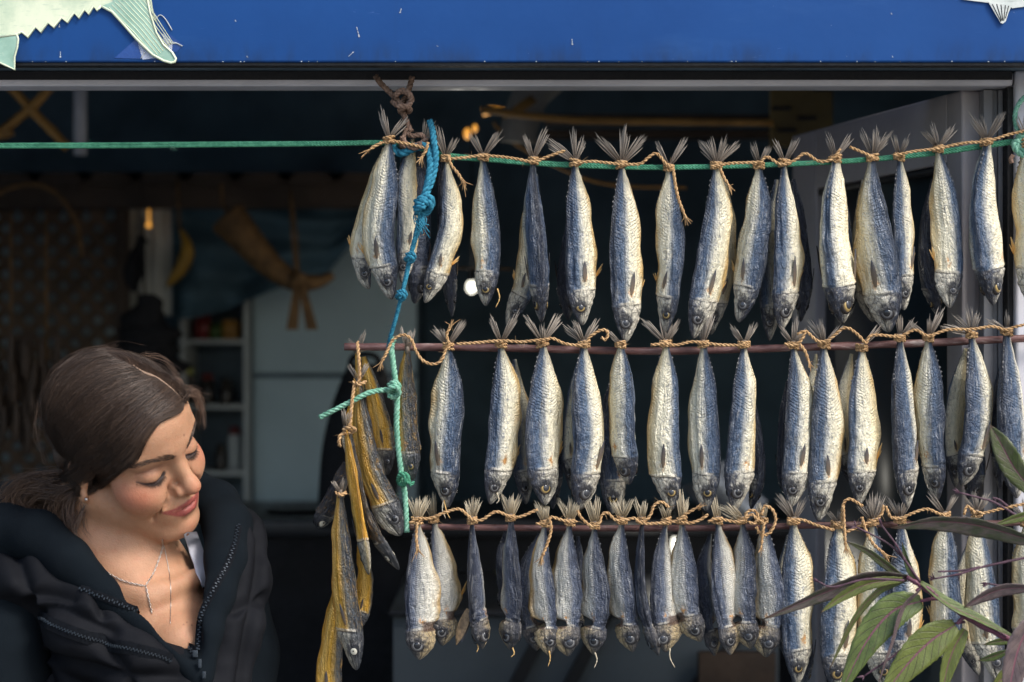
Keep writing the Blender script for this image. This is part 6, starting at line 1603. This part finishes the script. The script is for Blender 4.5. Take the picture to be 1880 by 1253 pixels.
# --- clothes
Vf = Vox((at(-90, 0, -.1).x, -.22, at(0, 1420, -.1).z), (at(520, 0, 0).x, .24, at(0, 850, 0).z), .004)
cl = lambda px, py, Y: tuple(at(px, py, Y))
Vf.chain([cl(-60,985,.05), cl(10,975,-.02), cl(70,985,-.055), cl(128,1030,-.085), cl(196,1092,-.102), cl(268,1146,-.112), cl(326,1195,-.118), cl(362,1245,-.12)], [.034, .033, .031, .027, .022, .019, .017, .014], .012)
Vf.chain([cl(350,898,.085), cl(396,925,.045), cl(418,965,.005), cl(414,1030,-.045), cl(398,1095,-.082), cl(382,1160,-.105), cl(372,1245,-.12)], [.026, .029, .030, .026, .021, .017, .014], .012)
Vf.chain([cl(-60,985,.05), cl(20,930,.11), cl(130,945,.14), cl(260,930,.14), cl(350,898,.085)], [.034, .032, .03, .03, .026], .012)
Vf.chain([cl(15,1110,-.02), cl(-5,1200,-.05), cl(10,1330,-.07), cl(40,1420,-.10)], [.066, .060, .056, .052], .02)
Vf.chain([cl(425,1080,.06), cl(436,1200,.05), cl(432,1330,.02)], [.045, .05, .05], .02)
Vf.ell(cl(235, 1400, .02), (.15, .10, .20), .03)
Vf.cap(cl(245, 960, -.03), cl(300, 1090, -.075), .066, .052, .012, True)
Vf.cap(cl(300, 1090, -.085), cl(358, 1205, -.135), .050, .010, .008, True)
Vs, Qs = Vf.mesh(2)
fl = np_obj('fleece_jacket', Vs, Qs, M['fleece'], woman)
Vv_ = Vox((at(-90, 0, -.1).x, -.24, at(0, 1480, -.1).z), (at(540, 0, 0).x, .26, at(0, 880, 0).z), .0034)
Vv_.ell(cl(220, 1390, .02), (.172, .125, .245), .03)
Vv_.chain([cl(-20,1060,.02), cl(70,1092,-.055), cl(170,1150,-.088), cl(262,1215,-.105), cl(318,1290,-.112)], [.050, .050, .046, .042, .040], .03)
Vv_.chain([cl(402,930,.05), cl(436,985,.015), cl(440,1060,-.02), cl(424,1150,-.06), cl(402,1260,-.085)], [.018, .027, .031, .032, .034], .025)
Vv_.cap(cl(-10, 1175, -.12), cl(8, 1400, -.14), .062, .068, .012, True)
Vv_.cap(cl(20, 1150, -.02), cl(20, 1400, -.05), .060, .064, .012, True)
Vv_.cap(cl(230, 960, -.03), cl(296, 1085, -.075), .084, .068, .012, True)
Vv_.cap(cl(296, 1085, -.095), cl(362, 1215, -.15), .062, .012, .008, True)
Vt, Qt = Vv_.mesh(4)
T0 = BVHTree.FromPolygons([Vector(v) for v in Vt], Qt.tolist())
SEAMS = [[(28,1012),(40,1050),(54,1094),(66,1130),(72,1165),(78,1215),(96,1260)], [(66,1130),(105,1115),(160,1140),(205,1160)], [(54,1094),(90,1092),(130,1100)], [(75,1198),(150,1220),(232,1241),(330,1243)], [(186,1172),(210,1205),(234,1241)], [(232,1241),(245,1270)], [(470,960),(478,1010),(470,1080),(455,1160),(440,1260)], [(480,1100),(455,1110),(430,1120)], [(186,1080),(190,1130)]]
segs = []
for sm in SEAMS:
    P = [np.array(cast(T0, q.x, q.y, 0)) for q in catmull([Vector((x, y, 0)) for x, y in sm], 5)]; segs += list(zip(P, P[1:]))
ds = np.full(len(Vt), 9.0)
for a, c in segs:
    ab = c - a; t = np.clip(((Vt - a) @ ab) / max(ab @ ab, 1e-9), 0, 1); ds = np.minimum(ds, np.linalg.norm(Vt - a - t[:, None] * ab, axis=1))
e1 = Vt[Qt[:, 1]] - Vt[Qt[:, 0]]; e2 = Vt[Qt[:, 2]] - Vt[Qt[:, 0]]; fn = np.cross(e1, e2); vn = np.zeros_like(Vt)
for i in range(4): np.add.at(vn, Qt[:, i], fn)
vn /= np.linalg.norm(vn, axis=1)[:, None] + 1e-12
wr = np.array([.45 * noise.noise(Vector((v[0] * 16, v[1] * 10, v[2] * 30))) + .55 * noise.noise(Vector((v[0] * 45, v[1] * 30, v[2] * 70))) for v in Vt])
Vt = Vt + vn * (.0130 * (1 - np.exp(-(ds / .0095) ** 2)) - .0085 + .0035 * wr * (1 - .5 * np.exp(-(ds / .02) ** 2)))[:, None]
vest = np_obj('vest', Vt, Qt, M['vest'], woman)
T_cl = BVHTree.FromPolygons([Vector(v) for v in np.concatenate([Vt, Vs])], np.concatenate([Qt, Qs + len(Vt)]).tolist())
def zipper(pxs, parent, tooth=.0020, wide=.0026, pitch=.0032, tape=.0048, nm='zip'):
    P = resample([cast(T_cl, q.x, q.y, .002) for q in catmull([Vector((x, y, 0)) for x, y in pxs], 6)], pitch); F_ = frames(P); b = MB(); tp = []
    view = Vector((0, -1, .1))
    for i, p in enumerate(P):
        T, _, _ = F_[i]; sd = T.cross(view).normalized(); up = sd.cross(T).normalized()
        if up.dot(view) < 0: up = -up
        o = sd * (wide * .35 * (1 if i % 2 else -1)); A = [p + o + T * tooth * u * .36 + sd * wide * v * .5 + up * w for w in (0, .0018) for (u, v) in ((-1, -1), (1, -1), (1, 1), (-1, 1))]
        b.add(A, [(3, 2, 1, 0), (4, 5, 6, 7), (0, 1, 5, 4), (1, 2, 6, 5), (2, 3, 7, 6), (3, 0, 4, 7)])
        tp.append([p - sd * tape - up * .001, p + up * .0004, p + sd * tape - up * .001])
    z = b.build(nm, M['zip'], parent, smooth=False)
    if tape:
        c = MB(); c.sheet(tp); c.build('zip_tape', M['zip_tape'], z)
    return z
zipper([(148,1083),(180,1093),(215,1107),(255,1126),(290,1143),(320,1163)], vest)
zipper([(300,1150),(325,1170),(345,1190),(358,1203)], fl, .0020, .0026, .0030, .006)
zipper([(436,966),(430,1000),(418,1035),(400,1070),(384,1100),(373,1130),(369,1160),(366,1195)], vest)
zipper([(74,1134),(100,1148),(140,1164),(190,1180),(240,1192),(290,1205),(312,1214)], vest, .0016, .0022, .0022, .008, 'pocket_zip')
b = MB()
for (x, y, w, h) in ((362, 1206, 9, 12), (368, 1222, 6, 16), (373, 1240, 6, 12)):
    p = cast(T_cl, x, y, .006); ww, hh = mm(w) * .5, mm(h) * .5
    b.box((p.x - ww, p.y - .002, p.z - hh), (p.x + ww, p.y + .001, p.z + hh), bev=.001)
b.build('zip_slider', M['zip'], fl)
# white undershirt edge
b = MB(); rows = []
for (xa, ya, xb, yb) in ((331,982,346,978),(337,1000,353,994),(342,1018,359,1012),(349,1036,365,1030),(353,1052,370,1046),(361,1066,374,1062),(366,1080,376,1078)):
    Yc = cast(T_skin, xa - 16, ya, 0).y; p, q = at(xa + 6, ya, Yc + .001), at(xb - 3, yb, Yc + .006)
    rows.append([p + Vector((0, .012, 0)), p, p.lerp(q, .3) + Vector((0, -.0025, 0)), p.lerp(q, .7) + Vector((0, -.0015, 0)), q, q + Vector((.01, .012, 0))])
b.sheet(rows); b.build('undershirt', M['undershirt'], woman)
b = MB(); rows = []
for (xa, xb, y) in ((362, 366, 1184), (357, 367, 1190), (353, 368, 1197), (350, 369, 1206)):
    p, q = cast(T_skin, xa, y, .002), cast(T_skin, xb, y, .002); rows.append([p, p.lerp(q, .5), q])
b.sheet(rows); b.build('undershirt', M['undershirt'], woman)
# necklaces and ear stud
def chainmesh(pxs, r, link, nm):
    P = resample([cast(T_skin, q.x, q.y, .0012) for q in catmull([Vector((x, y, 0)) for x, y in pxs], 8)], link); b = MB()
    for i, (p, q) in enumerate(zip(P, P[1:])):
        m = (p + q) / 2; T = (q - p).normalized(); u = T.cross(Vector((0, 1, 0))).normalized(); v = T.cross(u)
        n_ = u if i % 2 else v
        b.tube([m + T * math.cos(a * .7854) * link * .62 + n_ * math.sin(a * .7854) * link * .3 for a in range(9)], r, 4, False)
    return b.build(nm, M['silver'], woman)
chainmesh([(160,1020),(176,1036),(200,1053),(225,1066),(248,1073),(267,1077)], .00045, .0032, 'necklace')
chainmesh([(267,1077),(280,1055),(290,1030),(297,1008),(299,990)], .00045, .0030, 'necklace')
chainmesh([(268,1078),(272,1095),(276,1112),(279,1126)], .00045, .0032, 'necklace_pendant')
b = MB(); b.tube([cast(T_skin, q.x, q.y, .0008) for q in catmull([Vector((x, y, 0)) for x, y in ((298,990),(302,1010),(308,1040),(312,1064),(313,1100),(313,1146))], 10)], .00042, 5); b.build('necklace', M['silver'], woman)
b = MB(); b.ball(cast(T_skin, 158, 916, .0015), .0024, 12, 8); b.build('ear_stud', M['silver'], woman)
# legs and boots below the picture
b = MB()
for s, dx in ((-1, 180), (1, 300)):
    h0 = at(dx, 1430, .02); b.tube(catmull([h0, Vector((h0.x, .0, .55)), Vector((h0.x + s * .01, .02, .12))], 6), [.085 - .003 * i for i in range(13)], 14)
b.build('trousers', M['trouser'], woman)
for s, dx in ((-1, 180), (1, 300)):
    h0 = at(dx, 1430, .02); x = h0.x + s * .01
    b = MB(); b.tube([Vector((x, .05, .16)), Vector((x, .045, .06)), Vector((x, .02, .045)), Vector((x + .03, -.08, .04)), Vector((x + .05, -.15, .032))], [.05, .048, .046, .042, .03], 12); b.build('boot', M['boot'], woman)

# ------------------------------------------------------------------ the plant in front
def leaf_mat():
    g = G('purple_green_leaf'); uv = g.sep(g.uv()); u, v = uv[0], uv[1]
    pu = g.oattr('purple'); ye = g.oattr('yellow')
    av = g.math('ABSOLUTE', g.math('SUBTRACT', v, .5))
    rd = g.math('MULTIPLY', g.rand(), 40)
    n1 = g.noise(g.comb(g.math('MULTIPLY', u, 9), g.math('MULTIPLY', v, 3), rd), 1, 4, .6)
    n2 = g.noise(g.comb(g.math('MULTIPLY', u, 60), g.math('MULTIPLY', v, 14), rd), 1, 3, .6)
    green = g.mix(g.smooth(n1, .3, .7), (.040, .068, .016), (.085, .125, .028))
    green = g.mix(ye, green, (.16, .17, .028))
    purp = g.mix(g.smooth(n1, .3, .7), (.060, .042, .048), (.125, .092, .088))
    c = g.mix(g.smooth(g.math('ADD', pu, g.math('MULTIPLY', g.math('SUBTRACT', n1, .5), .8)), .25, .75), green, purp)
    c = g.mix(g.smooth(n2, .6, .75, 0, .25), c, (.14, .15, .08))
    vein = g.math('ABSOLUTE', g.math('SUBTRACT', g.math('FRACT', g.math('ADD', g.math('MULTIPLY', u, 9.0), g.math('MULTIPLY', av, -4.2))), .5))
    vm = g.math('MULTIPLY', g.smooth(vein, .075, .02), g.smooth(av, .48, .40))
    c = g.mix(g.math('MULTIPLY', vm, .65), c, (.035, .018, .022))
    blem = g.noise(g.comb(g.math('MULTIPLY', u, 16), g.math('MULTIPLY', v, 5), g.math('ADD', rd, 9)), 1, 3, .6)
    c = g.mix(g.smooth(blem, .66, .72, 0, .6), c, (.10, .07, .03))
    c = g.mix(g.smooth(g.math('ADD', u, g.math('MULTIPLY', blem, .08)), .95, 1.02), c, (.09, .055, .03))
    mid = g.smooth(av, .045, .018)
    c = g.mix(mid, c, (.15, .055, .075))
    g.done(c, g.smooth(n2, .3, .7, .38, .52), g.bump(g.math('SUBTRACT', n2, g.math('ADD', g.math('MULTIPLY', vm, 1.2), mid)), .5, .0012), 0, .5)
    return g.m
M['leaf'] = leaf_mat()
M['stem'] = plain('purple_stem', (.13, .04, .065), .5, .4, 40)
M['twig'] = plain('dark_purple_twig', (.065, .03, .045), .6, .4, 60)
plant = thing('leafy_plant', at(1975, 1500, -.14), 'purple stemmed plant with long narrow green and bronze leaves in front of the lower fish', 'plant')
plant.location.z = 0
def leaf(spine, w, Y, roll=20, fold=24, purple=.3, yellow=.0, seed=0):
    rs = random.Random(seed * 7 + 3)
    pts = [at(p[0], p[1], Y + (p[2] if len(p) > 2 else 0)) for p in spine]; P = catmull(pts, 8); n = len(P); b = MB(); uv = []
    W = mm(w, Y) * .5; N_ = 8
    for i, p in enumerate(P):
        t = i / (n - 1); T = (P[min(i+1, n-1)] - P[max(i-1, 0)]).normalized()
        side = T.cross(Vector((0, -1, 0))).normalized(); up = side.cross(T).normalized()
        if up.y > 0: up = -up
        r = R(roll); s2 = side * math.cos(r) + up * math.sin(r); u2 = up * math.cos(r) - side * math.sin(r)
        ww = W * (math.sin(math.pi * min(1, t * .93 + .07) ** .85) ** .85) * (1 if t < .97 else .5)
        if i == n - 1: ww = W * .02
        wav = .10 * math.sin(t * 15 + seed) 
        for k in range(N_ + 1):
            v = k / N_ * 2 - 1; f = R(fold) * (1 + .5 * wav)
            q = p + s2 * (v * ww * math.cos(f)) + u2 * (abs(v) * ww * math.sin(f) - .10 * ww * v * v + ww * .05 * math.sin(t * 22 + seed + k) * abs(v)) + s2 * (ww * .035 * math.sin(t * 70 + k) * (abs(v) > .95))
            b.v.append(tuple(q)); uv.append((t, k / N_))
    m = N_ + 1
    for i in range(n - 1):
        for k in range(N_): b.f.append((i*m+k, i*m+k+1, (i+1)*m+k+1, (i+1)*m+k))
    o = b.build('leaf', M['leaf'], plant, uv=uv); o['purple'] = float(purple); o['yellow'] = float(yellow)
    sm = o.modifiers.new('thickness', 'SOLIDIFY'); sm.thickness = .0005
    return o
LV = [
 ([(1905,996),(1800,966),(1720,958),(1636,970)], 48, -.17, 38, 26, .55, 0),
 ([(1665,1060),(1590,1062),(1510,1090),(1400,1138)], 46, -.16, 30, 30, .62, .05),
 ([(1657,1064),(1595,1072),(1545,1096),(1506,1126)], 24, -.165, 10, 22, .0, .45),
 ([(1662,1066),(1612,1086),(1565,1142),(1523,1230)], 19, -.16, 35, 20, .35, .25),
 ([(1692,1104),(1640,1122),(1590,1180),(1540,1280)], 64, -.17, -12, 16, .12, .15),
 ([(1690,1082),(1656,1115),(1636,1180),(1608,1270)], 17, -.18, 50, 30, 1.0, 0),
 ([(1754,1148),(1708,1178),(1662,1225),(1606,1300)], 66, -.175, -8, 18, .10, .45),
 ([(1772,1156),(1752,1190),(1738,1232),(1726,1300)], 36, -.17, 0, 26, .0, .40),
 ([(1905,1126),(1874,1180),(1858,1240),(1846,1320)], 62, -.20, 14, 22, .85, 0),
 ([(1900,1080),(1842,1082),(1800,1098),(1770,1116)], 30, -.18, 30, 20, .75, 0),
 ([(1664,1066),(1632,1042),(1592,1012),(1554,995)], 17, -.155, 25, 22, .45, .3),
 ([(1690,1076),(1674,1052),(1664,1026),(1656,996)], 15, -.16, 30, 30, .2, 0),
 ([(1690,1070),(1742,1110),(1802,1140),(1874,1176)], 25, -.18, 40, 30, .1, .12),
 ([(1905,912),(1864,862),(1838,815),(1818,781)], 46, -.19, 20, 18, .42, .15),
 ([(1905,942),(1872,950),(1826,964)], 20, -.18, 20, 20, .1, .3),
 ([(1890,1218),(1852,1236),(1812,1275)], 34, -.15, 10, 20, 0, .6),
 ([(1862,1176),(1835,1178),(1806,1184)], 16, -.12, 20, 20, .1, .1),
 ([(1850,1196),(1822,1206),(1796,1214)], 18, -.11, 25, 20, .2, 0)]
for i, (sp, w, Y, ro, fo, pu, ye) in enumerate(LV): leaf(sp, w, Y, ro, fo, pu, ye, i)
def stem(nm, pts, r0, r1, mat, Y=-.165):
    P = [q for q in catmull([at(p[0], p[1], Y) if len(p) == 2 else at(p[0], p[1], p[2]) for p in pts], 7)]; n = len(P); b = MB()
    b.tube(P, [mm(r0 + (r1 - r0) * i / (n - 1)) * (1 + .12 * math.sin(i * 2.1)) for i in range(n)], 7); return b.build(nm, mat, plant)
stem('stem', [(1985,2550,-.13),(1990,1900,-.13),(1975,1450,-.14),(1925,1230,-.16),(1868,1182,-.165),(1790,1142,-.168),(1718,1094,-.168),(1690,1075,-.166),(1664,1060,-.162)], 9, 4, M['stem'])
stem('stem', [(1845,1172),(1800,1146),(1772,1134),(1757,1146)], 5, 3.2, M['stem'], -.176)
stem('stem', [(1720,1096),(1706,1082),(1694,1078),(1682,1086)], 4.4, 3, M['stem'], -.178)
stem('stem', [(1730,1100),(1712,1100),(1690,1104)], 3.6, 2.6, M['stem'], -.17)
TW = [[(1690,1070),(1662,1030),(1630,998),(1572,968)], [(1662,1030),(1645,1000),(1618,964)], [(1905,1020),(1810,1040),(1762,1054),(1716,1063)], [(1800,1042),(1765,1048),(1722,1050)], [(1905,1078),(1855,1078),(1814,1072)], [(1905,972),(1832,926),(1800,915),(1762,905)],
      [(1772,1142),(1705,1156),(1640,1205),(1586,1242)], [(1660,1066),(1590,1064),(1530,1078),(1502,1068)], [(1850,930),(1835,918),(1822,914)]]
for k, p in enumerate(TW): stem('twig', p, 2.4, 1.5, M['twig'], -.172 - .003 * (k % 3))
b = MB(); rs = random.Random(2)
for (x, y, ax, ay) in ((1716,1063,-1,-.2), (1502,1068,-1,-.7), (1572,968,-1,-.4), (1814,1072,-1,-.3), (1762,905,-1,-.2), (1586,1242,-1,.4), (1762,1054,-.4,.8), (1618,964,-.5,-1), (1700,1158,-.2,-1), (1830,926,-.6,-.8)):
    p = at(x, y, -.173)
    for _ in range(4):
        d = Vector((ax + rs.gauss(0, .35), rs.gauss(0, .3), -ay + rs.gauss(0, .35))).normalized(); l = mm(rs.uniform(8, 15)); b.tube([p, p + d * l * .5, p + d * l], [mm(1.1), mm(1.6), mm(.3)], 5)
b.build('bud_tips', M['twig'], plant)
